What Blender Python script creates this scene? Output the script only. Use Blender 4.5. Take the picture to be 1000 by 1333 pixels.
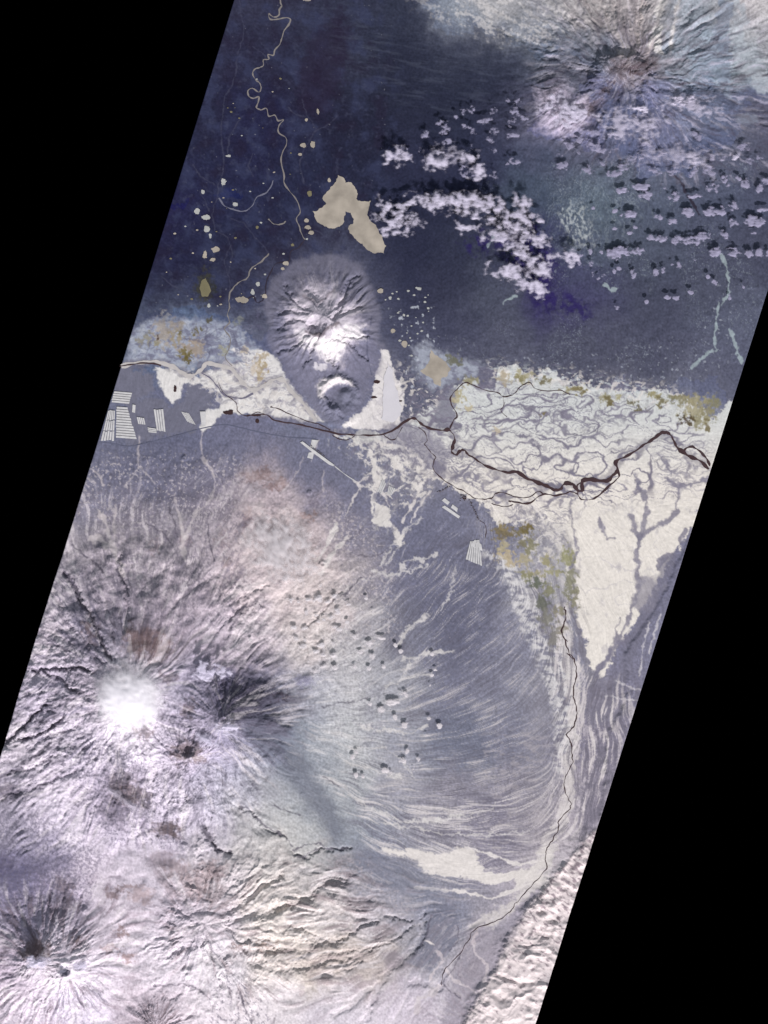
import bpy, math, random
import numpy as np
from mathutils import Vector, Matrix
from mathutils.geometry import tessellate_polygon
sc = bpy.context.scene
for o in list(bpy.data.objects): bpy.data.objects.remove(o)

# ------------------------------------------------------------------ camera, sky, sun, exposure
CAM_H = 420.0
cam_d = bpy.data.cameras.new("camera"); cam = bpy.data.objects.new("camera", cam_d)
sc.collection.objects.link(cam); sc.camera = cam
cam.location = (0, 0, CAM_H); cam_d.sensor_fit = 'VERTICAL'
cam_d.angle = 2*math.atan(66.65/CAM_H)
cam_d.clip_start = 1; cam_d.clip_end = 3000
sc.render.resolution_x = 768; sc.render.resolution_y = 1024
SUN_EL, SUN_AZ = 33.0, 16.0          # azimuth: degrees east of south (the bottom of the picture)
w = bpy.data.worlds.new("World"); sc.world = w; w.use_nodes = True
nt = w.node_tree; bg = nt.nodes['Background']
sky = nt.nodes.new('ShaderNodeTexSky'); sky.sky_type = 'NISHITA'; sky.sun_disc = False
sky.sun_elevation = math.radians(SUN_EL); sky.sun_rotation = math.radians(180-SUN_AZ)
hs = nt.nodes.new('ShaderNodeHueSaturation'); hs.inputs['Saturation'].default_value = 0.35
nt.links.new(sky.outputs[0], hs.inputs['Color']); nt.links.new(hs.outputs[0], bg.inputs[0]); bg.inputs[1].default_value = 0.15
sky.air_density = 0.7; sky.dust_density = 5.0; sky.ozone_density = 0.2; sky.altitude = 2000
sd = bpy.data.lights.new("sun", 'SUN'); sd.energy = 4.6; sd.angle = math.radians(0.5); sd.color = (1.0, 0.94, 0.97)
so = bpy.data.objects.new("sun", sd); sc.collection.objects.link(so); so.location = (20, -60, 90)
a, e = math.radians(SUN_AZ), math.radians(SUN_EL)
sdir = Vector((math.sin(a)*math.cos(e), -math.cos(a)*math.cos(e), math.sin(e)))
so.rotation_euler = sdir.to_track_quat('Z', 'Y').to_euler()
sc.view_settings.view_transform = 'Standard'; sc.view_settings.look = 'None'
sc.view_settings.exposure = 0.0; sc.view_settings.gamma = 1.0
sc.render.engine = 'CYCLES'
KF = np.array([1.04, 1.01, 1.10])     # light reflected by flat white ground under this sun and sky

# ------------------------------------------------------------------ helpers
F = np.float32
rnd = random.Random(7)
_rs = np.random.RandomState(11)
PERM = np.concatenate([_rs.permutation(512)]*3).astype(np.int32)
GA = (_rs.rand(512)*2*np.pi).astype(F); GXT, GYT = np.cos(GA), np.sin(GA)
def pn(x, y, s=0):
    x = np.asarray(x, F) + F(s*17.31); y = np.asarray(y, F) + F(s*9.77)
    fx = np.floor(x); fy = np.floor(y); xi = fx.astype(np.int32) & 511; yi = fy.astype(np.int32) & 511
    x = x-fx; y = y-fy
    u = x*x*x*(x*(x*6-15)+10); v = y*y*y*(y*(y*6-15)+10)
    A = PERM[xi]+yi; B = PERM[xi+1]+yi
    def g(h, dx, dy): return GXT[h]*dx+GYT[h]*dy
    n00 = g(PERM[A], x, y); n10 = g(PERM[B], x-1, y); n01 = g(PERM[A+1], x, y-1); n11 = g(PERM[B+1], x-1, y-1)
    a = n00+u*(n10-n00); b = n01+u*(n11-n01)
    return (a+v*(b-a))*F(1.5)
def fbm(x, y, s=0, o=4, g=0.5, l=2.03):
    t = 0; am = 1.0; n = 0
    for k in range(o):
        t = t + am*pn(x, y, s+k*3); n += am; am *= g; x = x*l; y = y*l
    return t/F(n)
def ridged(x, y, s=0, o=4, g=0.5):
    t = 0; am = 1.0; n = 0
    for k in range(o):
        t = t + am*(1-np.abs(pn(x, y, s+k*3))*2); n += am; am *= g; x = x*2.03; y = y*2.03
    return t/F(n)
def ss(a, b, x):
    t = np.clip((x-a)/(b-a), 0, 1); return t*t*(3-2*t)
def lin(c):
    c = np.asarray(c, float)/255.0
    return np.where(c <= 0.04045, c/12.92, ((c+0.055)/1.055)**2.4)
def alb(c): return np.clip(lin(c)/KF, 0, 0.93)
def xl(y): return 305-0.3085*y
def xr(y): return 929-0.317*(y-600)
def B3(x, y, h=0): return ((x-500)/10.0, (666.5-y)/10.0, h/10.0)

# ------------------------------------------------------------------ the grid of the land (photograph pixels as map units)
YA, YB, NU = -50, 1383, 815
ys = np.arange(YA, YB+1, dtype=np.float64); us = np.linspace(0, 1, NU+1)
Y = np.repeat(ys[:, None], NU+1, 1).astype(F)
X = (xl(ys)[:, None] + us[None, :]*(xr(ys)-xl(ys))[:, None]).astype(F)
H = np.zeros_like(X); C = np.zeros(X.shape+(3,), F); ID = np.zeros(X.shape, np.int16)
def win(x0, y0, x1, y1):
    j0 = int(np.clip(math.floor(y0-YA), 0, len(ys)-1)); j1 = int(np.clip(math.ceil(y1-YA)+1, 1, len(ys)))
    lo = min((x0-xl(y))/(xr(y)-xl(y)) for y in (y0, y1)); hi = max((x1-xl(y))/(xr(y)-xl(y)) for y in (y0, y1))
    i0 = int(np.clip(math.floor(lo*NU), 0, NU)); i1 = int(np.clip(math.ceil(hi*NU)+1, 1, NU+1))
    return (slice(j0, max(j1, j0+1)), slice(i0, max(i1, i0+1)))
W1 = fbm(X/37, Y/37, 40, 3); W2 = fbm(X/37, Y/37, 60, 3)          # broad warps
V1 = fbm(X/9, Y/9, 80, 4, .62)*2.2; V2 = fbm(X/9, Y/9, 100, 4, .62)*2.2             # ragged warps
S1 = pn(X/13, Y/13, 140); S2 = pn(X/13, Y/13, 150)
FN = fbm(X/3.1, Y/3.1, 120, 2)                                     # fine grain
# the run of the land: which way slopes, flows and drifts point (angles in degrees, counter-clockwise from right)
RAD = [(294, 936, 75), (170, 905, 150), (250, 985, 42), (52, 1248, 75), (92, 1256, 75), (266, 1200, 85), (205, 1335, 45), (425, 415, 75), (808, 95, 130), (430, 500, 30)]
DIRS = '''350 1150 38|400 1165 22|400 1200 -5|430 1240 -5|450 1150 -20|480 1200 15|500 800 50|560 760 55|620 720 50|560 850 42|620 820 38|680 800 42|560 900 24|640 900 32|700 880 42|520 960 -4|600 960 9|680 960 22|500 1020 -10|580 1030 3|660 1030 14|460 1060 -28|520 1090 -14|600 1100 -5|680 1090 6|520 1130 -32|580 1150 -24|640 1160 -2|690 1150 42|650 1190 35|600 1225 50|740 900 85|750 1000 95|735 1060 70|715 840 -62|700 740 -60|740 800 -72|680 700 -50|
550 1240 55|480 1310 50|430 1290 20|620 1280 -50|660 1300 -18|700 1200 -25|740 1130 -32|640 1340 -15|40 950 38|50 1010 26|90 905 8|20 870 15|520 60 8|600 110 2|450 60 -15|560 20 -30|640 40 -28|400 1000 -30|430 960 -8|430 900 12|450 840 30|430 780 40|350 800 52|380 700 30|330 660 60|760 280 85|800 250 60|850 260 55|700 230 60|640 370 60|700 430 5|850 430 80|930 420 75|480 740 40|450 700 45|360 1060 -35|400 1090 -20|110 1080 40|20 1100 35'''
_c = np.full(X.shape, 1e-4, F); _s = np.zeros(X.shape, F)
for cx, cy, S in RAD:
    w_ = win(cx-S*3, cy-S*3, cx+S*3, cy+S*3); dx, dy = X[w_]-cx, cy-Y[w_]; g = 1.6*np.exp(-(dx*dx+dy*dy)/(2*S*S)); t = 2*np.arctan2(dy, dx)
    _c[w_] += g*np.cos(t); _s[w_] += g*np.sin(t)
for q in DIRS.replace(chr(10), '').split('|'):
    cx, cy, an = [float(v) for v in q.split()]; S = 38.0; w_ = win(cx-S*3, cy-S*3, cx+S*3, cy+S*3)
    g = np.exp(-((X[w_]-cx)**2+(Y[w_]-cy)**2)/(2*S*S)); _c[w_] += g*math.cos(2*math.radians(an)); _s[w_] += g*math.sin(2*math.radians(an))
TH = np.arctan2(_s, _c)/2+(W1*.9+V1*.14)*(1-.75*np.exp(-(((X-600)/110)**2+((Y-930)/150)**2)))
DX, DY = np.cos(TH).astype(F), (-np.sin(TH)).astype(F)
def smear(N, L, h=1.0):
    acc = N.copy(); nn = 1.0; R_, Cc = N.shape; J0, I0 = np.mgrid[0:R_, 0:Cc].astype(F)
    for sg in (1, -1):
        pj, pi = J0.copy(), I0.copy(); vx, vy = DX*sg, DY*sg
        for k in range(L):
            pi += (vx+.3085*vy)*h; pj += vy*h
            a_ = np.clip(pj+.5, 0, R_-1).astype(np.int32); b_ = np.clip(pi+.5, 0, Cc-1).astype(np.int32)
            wt = 1-k/L; acc += N[a_, b_]*wt; nn += wt
            nx, ny = DX[a_, b_], DY[a_, b_]; f = np.sign(nx*vx+ny*vy)+1e-6; vx, vy = nx*f, ny*f
    acc -= acc.mean(); return (acc/acc.std()).astype(F)
def blur(a, r):
    for ax in (0, 1):
        for _ in range(2):
            c = np.cumsum(np.concatenate([np.repeat(np.take(a, [0], ax), r+1, ax), a, np.repeat(np.take(a, [-1], ax), r, ax)], ax), ax, dtype=np.float64)
            n = a.shape[ax]; hi = np.take(c, np.arange(2*r+1, 2*r+1+n), ax); lo = np.take(c, np.arange(0, n), ax); a = (hi-lo)/(2*r+1)
    return a.astype(F)
_n = _rs.randn(*X.shape).astype(F)
LF = smear(_n, 9); LM = smear(blur(_n[::-1], 1), 18, 1.3); LC = smear(blur(_n[:, ::-1], 3), 20, 2.2); LL = smear(np.ascontiguousarray(_n[::-1, ::-1]), 15, 1.0)
def pts(s):
    v = [float(t) for t in s.replace(',', ' ').split()]; return list(zip(v[0::2], v[1::2]))
def P(p): return pts(p) if isinstance(p, str) else p
def sdf(p, wx, wy, closed=True):
    p = P(p); d = np.full(wx.shape, 1e9, F); ins = np.zeros(wx.shape, bool); n = len(p)
    for k in range(n if closed else n-1):
        ax, ay = p[k]; bx, by = p[(k+1) % n]; ex, ey = bx-ax, by-ay
        t = np.clip(((wx-ax)*ex+(wy-ay)*ey)/(ex*ex+ey*ey+1e-9), 0, 1)
        d = np.minimum(d, (wx-ax-t*ex)**2+(wy-ay-t*ey)**2)
        if closed and ey != 0:
            c = ((ay > wy) != (by > wy)) & (wx < (wy-ay)*ex/ey+ax); ins ^= c
    d = np.sqrt(d)
    return np.where(ins, -d, d) if closed else d
def area(p, soft=2.0, wa=3.0, wb=1.5, pad=0, lic=0.0):
    """0..1 mask of a ragged-edged polygon; returns (window, mask)"""
    p = P(p); m = soft+wa+wb*2+abs(pad)+3+lic*3
    w_ = win(min(q[0] for q in p)-m, min(q[1] for q in p)-m, max(q[0] for q in p)+m, max(q[1] for q in p)+m)
    d = sdf(p, X[w_]+W1[w_]*wa*2+V1[w_]*wb*1.5, Y[w_]+W2[w_]*wa*2+V2[w_]*wb*1.5)-pad+(LM[w_]*.6+LC[w_]*.5)*lic
    return w_, ss(soft, -soft, d)
def line(p, width, soft=0.8, wa=0.0, wb=1.0):
    p = P(p); m = width+soft+wa*2+wb*2+4
    w_ = win(min(q[0] for q in p)-m, min(q[1] for q in p)-m, max(q[0] for q in p)+m, max(q[1] for q in p)+m)
    d = sdf(p, X[w_]+W1[w_]*wa*2+V1[w_]*wb*.8, Y[w_]+W2[w_]*wa*2+V2[w_]*wb*.8, False)
    hw = width/2*(.45+1.1*ss(-.35, .35, fbm(X[w_]/15, Y[w_]/15, 170, 2)))
    return w_, ss(hw+soft, hw-soft, d)
def paint(w_, m, col):
    m = np.clip(m, 0, 1)[..., None].astype(F); C[w_] = C[w_]*(1-m)+alb(col).astype(F)*m
def parea(p, col, k=1.0, **kw):
    w_, m = area(p, **kw); paint(w_, m*k, col)
def pline(p, width, col, k=1.0, **kw):
    w_, m = line(p, width, **kw); paint(w_, m*k, col)
def blob(x, y, rx, ry, col, k=1.0, soft=0.35, wb=2.0, seed=0, holes=0):
    w_ = win(x-rx*2-6, y-ry*2-6, x+rx*2+6, y+ry*2+6)
    d = np.hypot((X[w_]-x+V1[w_]*wb*2)/rx, (Y[w_]-y+V2[w_]*wb*2)/ry)
    if holes: d = d-.55+(fbm(X[w_]/6, Y[w_]/6, 33, 3, .6)*2.6+.35)*holes
    paint(w_, ss(1+soft, 1-soft, d)*k, col)

# ------------------------------------------------------------------ ground cover: forest, ash, snow, with a haze tint mixed into the colours
CP = """
10: 320 62 62 88|400 62 64 90|450 58 62 86|520 60 66 88|600 140 145 160|650 165 165 172|700 150 152 165|760 165 160 165|830 172 167 174|900 150 158 172|980 185 182 190|1060 180 180 188
70: 290 55 55 85|350 52 52 82|400 55 57 82|450 62 66 88|520 50 55 78|600 66 71 92|650 62 68 90|700 120 128 145|760 120 125 140|830 128 122 130|900 140 150 168|960 142 152 166|1010 160 165 175
110: 560 50 56 79|620 50 56 79|680 52 57 80|730 62 66 88|500 48 52 76
150: 270 48 48 78|330 42 42 84|400 45 42 72|450 44 45 70|520 46 50 75|600 48 54 78|660 60 62 88|700 112 110 135|740 160 155 182|800 92 97 125|850 120 120 145|900 115 120 140|950 105 110 130|1000 100 100 125
200: 255 45 48 82|330 42 42 82|400 45 50 82|470 42 45 72|550 54 58 88|620 60 65 95|700 78 86 112|760 85 88 110|850 110 112 135|930 100 105 130|1000 95 98 120
260: 230 44 42 88|300 45 50 90|380 45 50 85|500 50 55 85|600 50 55 85|700 80 95 115|770 98 114 130|850 90 100 122|930 90 98 122|1000 85 90 115
320: 215 42 42 80|300 45 48 80|380 50 50 80|450 75 78 102|530 50 54 82|600 55 60 85|640 75 80 100|700 55 45 110|760 90 102 120|850 90 98 118|930 88 92 115|1000 85 88 110
380: 200 48 50 80|280 48 50 82|330 60 62 90|380 100 102 125|420 125 124 145|470 100 102 125|510 52 56 85|580 62 64 88|650 85 90 108|720 65 55 110|760 80 78 115|850 80 84 105|930 88 92 112
430: 180 90 100 125|240 120 132 155|300 110 120 145|340 95 98 122|380 120 120 140|420 150 148 168|470 118 118 138|510 75 78 105|580 78 80 105|650 92 94 115|750 90 92 112|850 88 90 112|950 100 105 128
480: 340 105 106 128|400 122 122 142|450 128 127 147|480 115 115 135|520 98 100 123|570 98 100 122|650 98 100 120|750 92 94 114|850 92 94 114|940 100 102 124
540: 150 118 120 138|230 115 116 136|300 122 122 142|420 126 128 148|460 118 120 140|540 100 102 124|620 135 134 150|700 138 136 152|800 138 136 152|900 130 132 148
600: 110 118 118 136|200 116 116 134|300 118 118 136|400 120 120 138|500 128 128 144|560 150 148 160|640 150 148 160|750 150 148 160|880 140 138 154
650: 110 126 126 144|160 126 124 141|230 124 122 139|300 138 133 148|340 185 174 184|400 130 128 145|450 120 120 138|560 123 123 140|620 121 121 139
700: 100 158 153 166|150 168 162 173|220 163 158 170|280 175 168 180|340 205 192 200|390 203 190 196|430 158 151 163|470 124 124 141|560 120 120 138|630 128 128 145
760: 80 180 174 188|150 176 168 184|250 185 176 190|330 200 188 198|400 205 194 200|440 185 178 182|480 133 131 147|550 117 117 135|620 114 114 131|690 150 150 164|850 125 124 142
830: 60 200 192 208|130 165 160 180|200 160 152 168|270 190 180 198|340 190 182 195|410 195 188 192|460 175 175 185|520 130 130 145|600 114 114 131|670 135 135 152|840 128 127 145
900: 50 185 178 200|120 190 182 200|180 232 227 242|250 178 173 198|290 120 115 138|320 95 93 112|350 112 111 128|400 170 172 188|460 180 180 188|510 160 162 175|570 124 124 141|640 132 132 148|710 140 140 155|800 130 128 145
960: 30 195 188 205|100 195 188 208|180 215 208 228|240 190 182 205|300 165 160 185|345 105 107 125|400 145 150 164|460 180 182 190|520 150 152 168|600 120 122 138|680 130 130 146|770 135 132 148
1010: 355 120 125 142|400 150 154 168|320 160 160 180
1040: 10 168 163 182|80 200 192 212|150 165 158 180|220 195 188 208|290 170 168 188|340 185 184 192|372 165 168 178|408 118 126 143|450 175 178 186|520 150 150 165|600 140 138 152|680 140 138 152|770 150 146 160
1080: 10 160 156 176|90 205 198 220|180 200 192 215|260 185 180 200|330 188 187 193|390 192 192 196|435 132 140 156|500 140 142 158|560 150 148 162|650 135 132 148|720 160 155 168
1130: 10 125 122 148|60 128 124 152|120 205 196 215|200 205 197 215|280 205 198 210|350 190 185 190|420 172 168 174|480 130 132 150|550 150 150 164|640 145 142 158|710 180 175 186
1190: 20 150 145 170|80 165 158 180|150 205 196 214|220 190 182 200|280 185 177 192|350 205 198 200|420 200 194 200|470 185 180 190|520 148 148 164|580 128 130 148|640 150 148 162|690 180 174 188
1250: 20 175 165 185|80 215 208 225|150 215 206 225|220 212 205 222|300 200 196 210|360 205 198 198|430 178 170 168|500 165 158 160|560 148 150 166|610 165 160 172|680 190 182 196
1310: 20 205 196 215|100 205 198 220|200 190 180 196|280 205 198 212|350 212 206 218|450 208 202 218|530 200 192 210|590 185 180 195|640 175 168 182|710 205 198 212
1370: 20 205 196 215|200 190 180 196|350 212 206 218|500 208 202 218|640 180 172 186
"""
ctl = []
for ln in CP.strip().splitlines():
    yy, rest = ln.split(':')
    for it in rest.split('|'):
        v = [float(t) for t in it.split()]; ctl.append((v[0], float(yy), v[1], v[2], v[3]))
wsum = np.zeros(X.shape, F)
for (cx, cy, r_, g_, b_) in ctl:
    S = 27.0
    w_ = win(cx-110, cy-110, cx+110, cy+110)
    d2 = (X[w_]+W1[w_]*26+V1[w_]*5-cx)**2+(Y[w_]+W2[w_]*26+V2[w_]*5-cy)**2
    g = np.exp(-d2/(2*S*S))+1e-5*np.exp(-d2/(2*80*80))
    C[w_] += g[..., None]*alb((r_, g_, b_)).astype(F); wsum[w_] += g
C /= np.maximum(wsum, 1e-12)[..., None]
C[wsum <= 1e-12] = alb((130, 130, 145))

C[...] = np.where((C[..., 2:] < .2) & (C[..., 2:] < C[..., :1]*3.6), C.mean(2, keepdims=True)+(C-C.mean(2, keepdims=True))*.62, C)
C *= (1-np.array([.36, .32, .18], F)*ss(.30, .04, C))
# dust of the forest canopy, snow grain
C *= (1+FN*0.22+V1*0.08)[..., None]
lum = C.mean(2)
# the snow shows through the upland forest in short bright dashes and ribs
w_ = win(600, 210, 1120, 500)
rib = ridged((X[w_]+V1[w_]*4)/7, (Y[w_]+V2[w_]*4)/5, 200, 2)
wt = ss(.25, .75, fbm(X[w_]/60, Y[w_]/60, 210, 2)+.35)*ss(600, 680, X[w_])
paint(w_, ss(.72, .95, rib)*wt*.42, (150, 160, 175))
paint(w_, ss(.35, .8, fbm(X[w_]/8, Y[w_]/8, 215, 3)*1.6)*.35*ss(390, 470, Y[w_]+W1[w_]*40), (70, 70, 95))

# ------------------------------------------------------------------ relief
def height(w_, f): H[w_] += f.astype(F)
# plains: barely rolling
H += V1*0.06+W1*0.5
def polar(w_, cx, cy, wob=0.0):
    dx = X[w_]-cx+W1[w_]*wob*1.6+V1[w_]*wob*.22; dy = Y[w_]-cy+W2[w_]*wob*1.6+V2[w_]*wob*.22
    r = np.hypot(dx, dy); th = np.arctan2(dy, dx); return r, th, dx/(r+1e-3), dy/(r+1e-3)
def volcano(cx, cy, R, h, pw=1.6, f=6.0, amp=3.0, top=0.0, seed=0, wob=10, fine=0.6, r0=0.06):
    w_ = win(cx-R*1.15, cy-R*1.15, cx+R*1.15, cy+R*1.15)
    r, th, c, s = polar(w_, cx, cy, wob); q = np.clip((r-top)/(R-top), 0, 1)
    prof = h*(1-q)**pw
    k = c*f+r*.004; l = s*f+r*.005
    g = 1-np.abs(pn(k, l, seed)+.35*pn(k*2.3+r/30, l*2.3, seed+5))*2.4
    g2 = 1-np.abs(pn(c*f*2.7+r/40, s*f*2.7+V1[w_]*.15, seed+9))*2
    g3 = pn(c*f*6+r/25, s*f*6, seed+13)
    md = .35+1.3*ss(-.35, .35, fbm(X[w_]/30, Y[w_]/30, seed+70, 2))
    env = ss(0, r0*2+.05, q)*(1-ss(.4, 1, q))*(.35+q)*md
    height(w_, prof+amp*.34*env*(g+.55*g2+.3*g3)+fine*env*(FN[w_]*.35+V1[w_]*.08))
def bump(cx, cy, R, h, p=2.0):
    w_ = win(cx-R*1.3, cy-R*1.3, cx+R*1.3, cy+R*1.3)
    q = np.hypot(X[w_]-cx+V1[w_]*R*.12, Y[w_]-cy+V2[w_]*R*.12)/R
    height(w_, h*np.clip(1-q**2, 0, 1)**p)
def ring(cx, cy, R, wd, h, gap=None, gw=0.8):
    w_ = win(cx-R-wd*3, cy-R-wd*3, cx+R+wd*3, cy+R+wd*3)
    dx, dy = X[w_]-cx+V1[w_]*R*.12, Y[w_]-cy+V2[w_]*R*.12; r = np.hypot(dx, dy); f = h*np.exp(-((r-R)/wd)**2)
    if gap is not None:
        dt = np.abs((np.arctan2(dy, dx)-gap+np.pi) % (2*np.pi)-np.pi); f *= ss(gw*.5, gw, dt)
    height(w_, f)
def crater(cx, cy, R, rim, depth):
    ring(cx, cy, R, R*.33, rim); bump(cx, cy, R*.95, -depth, 1.2)
def carve(p, width, depth, wa=2.0, wb=1.5):
    p = P(p); m = width*3+8
    w_ = win(min(q[0] for q in p)-m, min(q[1] for q in p)-m, max(q[0] for q in p)+m, max(q[1] for q in p)+m)
    d = sdf(p, X[w_]+W1[w_]*wa*2+V1[w_]*wb*2, Y[w_]+W2[w_]*wa*2+V2[w_]*wb*2, False)
    height(w_, -depth*np.exp(-(d/width)**2))
def flow(Hf, seed):
    # where water would run: every cell hands its drainage area to its steepest lower neighbour
    R_, Cc = Hf.shape; rs = np.random.RandomState(seed)
    best = np.zeros(Hf.shape, F); rec = np.arange(R_*Cc).reshape(R_, Cc).copy(); base = rec.copy()
    for dj in (-1, 0, 1):
        for di in (-1, 0, 1):
            if not dj and not di: continue
            j0, j1 = max(0, -dj), R_-max(0, dj); i0, i1 = max(0, -di), Cc-max(0, di)
            L = math.hypot(di-.31*dj, dj)
            g_ = (Hf[j0:j1, i0:i1]-Hf[j0+dj:j1+dj, i0+di:i1+di])/L*(1+.5*rs.rand(j1-j0, i1-i0).astype(F))
            b = best[j0:j1, i0:i1]; r = rec[j0:j1, i0:i1]; up = g_ > b
            b[up] = g_[up]; r[up] = base[j0+dj:j1+dj, i0+di:i1+di][up]
    A = [1.0]*(R_*Cc); rl = rec.ravel().tolist()
    for k in np.argsort(-Hf, axis=None).tolist():
        q = rl[k]
        if q != k: A[q] += A[k]
    return np.log2(np.array(A, F)).reshape(R_, Cc)
def slope(Z): return np.hypot(np.gradient(Z, axis=0), np.gradient(Z, axis=1))
def rough(p, amp, sc_, soft=14, seed=0, kind='r', sx=1.0, sy=1.0, rot=0.0, o=4, gain=.5):
    w_, m = area(p, soft=soft, wa=6)
    c, s = math.cos(rot), math.sin(rot)
    x = (X[w_]*c+Y[w_]*s)/sc_/sx; y = (-X[w_]*s+Y[w_]*c)/sc_/sy
    x = x+W1[w_]*.5; y = y+W2[w_]*.5
    n = ridged(x, y, seed, o, gain) if kind == 'r' else fbm(x, y, seed, o, gain)
    height(w_, amp*m*n)

volcano(300, 915, 460, 9, 1.3, 3, 0, seed=30, wob=10, fine=0)
# great snow-capped shield with ice-filled summit, its long northern apron
volcano(170, 905, 210, 34, 1.25, 5, 1.5, top=38, seed=1, wob=14, fine=1.0)
volcano(240, 820, 260, 12, 1.4, 4, 1.0, top=60, seed=2, wob=20, fine=.8)
# tall steep cone to its east
volcano(294, 936, 92, 40, 1.75, 9, 1.6, seed=3, wob=3, fine=.5)
crater(294, 934, 5, 1.2, 2.5)
# blocky peak south of the cone
volcano(252, 985, 50, 15, 1.2, 4, 2.6, seed=4, wob=6, fine=.8)
volcano(262, 1040, 52, 10, 1.2, 4, 2.4, seed=14, wob=8, fine=.8)
# twin volcano bottom left
volcano(52, 1246, 92, 21, 1.35, 7, 2.8, top=8, seed=5, wob=6, fine=.9)
volcano(92, 1256, 90, 18, 1.35, 7, 2.6, top=10, seed=6, wob=6, fine=.9)
crater(87, 1259, 9, 1.5, 4.5); crater(104, 1253, 8, .8, 1.2)
# eroded volcano with long eastern valleys
volcano(272, 1200, 150, 19, 1.15, 4.2, 3.8, seed=7, wob=14, fine=.6)
volcano(205, 1333, 46, 10, 1.2, 7, 2.0, seed=8, wob=4)
# eroded cone by the river
volcano(425, 420, 92, 22, 1.9, 7, 1.7, top=5, seed=9, wob=5, fine=.35)
# grey dome volcano, top right
volcano(808, 100, 175, 24, 1.45, 7, 2.3, top=6, seed=10, wob=8, fine=.7)
# gullies and ribs along the run of the slopes
def ribs(p, a, soft=22):
    w_, m = area(p, soft=soft, wa=6); mod = .15+1.6*ss(-.15, .45, fbm(X[w_]/34, Y[w_]/34, 270, 2))
    height(w_, m*a*mod*.72*(LC[w_]*.55+LM[w_]*.34+LF[w_]*.1+V1[w_]*.22))
ribs("-60,1000 20,760 90,700 270,700 320,790 400,840 400,980 400,1080 250,1120 -60,1120", 1.25)
ribs("-60,1160 130,1140 190,1200 170,1300 120,1383 -60,1383", 1.5); ribs("200,1130 460,1120 520,1220 470,1290 300,1300 200,1240", 1.15); ribs("160,1290 250,1290 270,1383 140,1383", 1.2)
ribs("775,1080 800,1070 730,1400 560,1400 600,1335 640,1270 662,1215 712,1150", 1.1, 6); ribs("700,-60 1150,-60 1150,180 930,200 760,190 690,150", 1.0); ribs("365,400 372,370 390,350 430,345 465,355 482,390 482,440 460,475 410,480 365,450", 1.0, 14)
ribs("775,900 900,870 800,1110 765,1090 780,960", .5)
ribs("320,1130 560,1130 640,1210 560,1400 300,1400", .5)
# rugged relief
for q_ in (1,):
    sl = blur(slope(H), 6)
    Hf = blur(H, 1)+sl*(fbm(X/16, Y/16, 250, 2)*9+fbm(X/5, Y/5, 255, 2)*3)
    FA = flow(Hf, 1); v = np.clip((FA-2.5)/8, 0, 1.2)
    sl = np.minimum(sl, .45)
    H -= sl*(blur(v, 1)*2.6+blur(v, 2)*4.0+blur(v, 4)*6)
FLOWA = blur(v, 1)
rough("0,850 60,760 120,640 260,600 340,640 330,760 280,850 250,1080 200,1130 -20,1120", .55, 22, seed=300, kind='f')
rough("-20,900 70,860 110,960 100,1060 -60,1080", .9, 12, seed=310, sx=3.2, rot=-.55, o=4)
rough("100,950 240,960 250,1100 120,1110 60,1010", .5, 12, seed=320)
rough("-80,1090 110,1080 120,1170 -80,1180", .7, 6, seed=330, kind='f')
rough("240,1140 330,1110 480,1130 520,1220 450,1290 330,1270 240,1240", 3.2, 34, seed=340, sx=2.6, rot=.12, o=5)
rough("320,1110 560,1120 640,1210 560,1400 300,1400 300,1290", .7, 22, seed=350, kind='f')
rough("760,1080 800,1085 720,1400 570,1400 605,1330 640,1270 665,1215 712,1150", 7.0, 50, seed=360, sx=2.3, rot=.4, soft=14, o=3, gain=.4)
rough("760,880 900,860 800,1110 765,1090 780,960", .3, 12, seed=365, soft=6)
rough("640,-60 1150,-60 1150,260 700,240 640,160", .6, 11, seed=370, o=4, kind="f")
rough("380,740 470,730 520,800 560,900 560,1010 470,1000 400,900", .6, 12, seed=380, kind='f')
rough("300,600 430,640 470,760 420,880 330,840 290,720", 1.6, 24, seed=390, kind='f', o=5, gain=.6)
rough("110,650 320,630 330,820 60,830", .4, 11, seed=395, sx=1.5, rot=1.2)
rough("600,220 1120,220 1010,480 620,500", .9, 17, seed=398, kind='f')

# eroded cone by the river: bowl, breach and gullies
bump(412, 424, 14, -9, 1.3); bump(402, 402, 9, -1)
carve("432,420 440,405 447,385 452,370 465,358", 3.5, 3.2); carve("418,395 412,385 402,378", 4, 2)
for g in ("410,428 395,420 380,418 362,428", "400,405 385,392 370,372", "432,415 450,408 470,400", "430,440 455,448 480,470",
          "415,440 405,460 395,475", "440,437 462,440 478,436", "400,436 380,452 360,458", "425,445 425,462 440,478", "400,410 380,404 364,410"):
    carve(g, 2.2, 2.2)
# horseshoe crater south of it
ring(441, 514, 21, 5, 4.6, gap=.95, gw=.75); bump(450, 513, 11, 4.5); bump(446, 540, 26, 3.2)
carve("427,515 432,528 447,543", 2.4, 1.8)
# scalloped amphitheatre of the blocky peak
crater(247, 973, 11, 2.0, 5); carve("247,973 238,955 246,946", 4, 2)
# amphitheatre of the grey volcano, dome in it
ring(808, 112, 34, 9, 5.5, gap=1.5, gw=1.2); bump(808, 118, 24, -6); bump(812, 124, 9, 4); bump(772, 135, 20, -4); ring(765, 150, 22, 5, 3.5, gap=-.8, gw=.9)
for g in ("822,70 828,40 836,0 838,-30", "848,70 856,30 862,-20", "812,75 795,45 782,0", "868,65 885,40 900,5", "800,72 770,50 735,20", "850,120 900,112 940,115", "850,100 890,75 930,50", "742,90 700,62 650,35"):
    carve(g, 5, 2.2)
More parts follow.
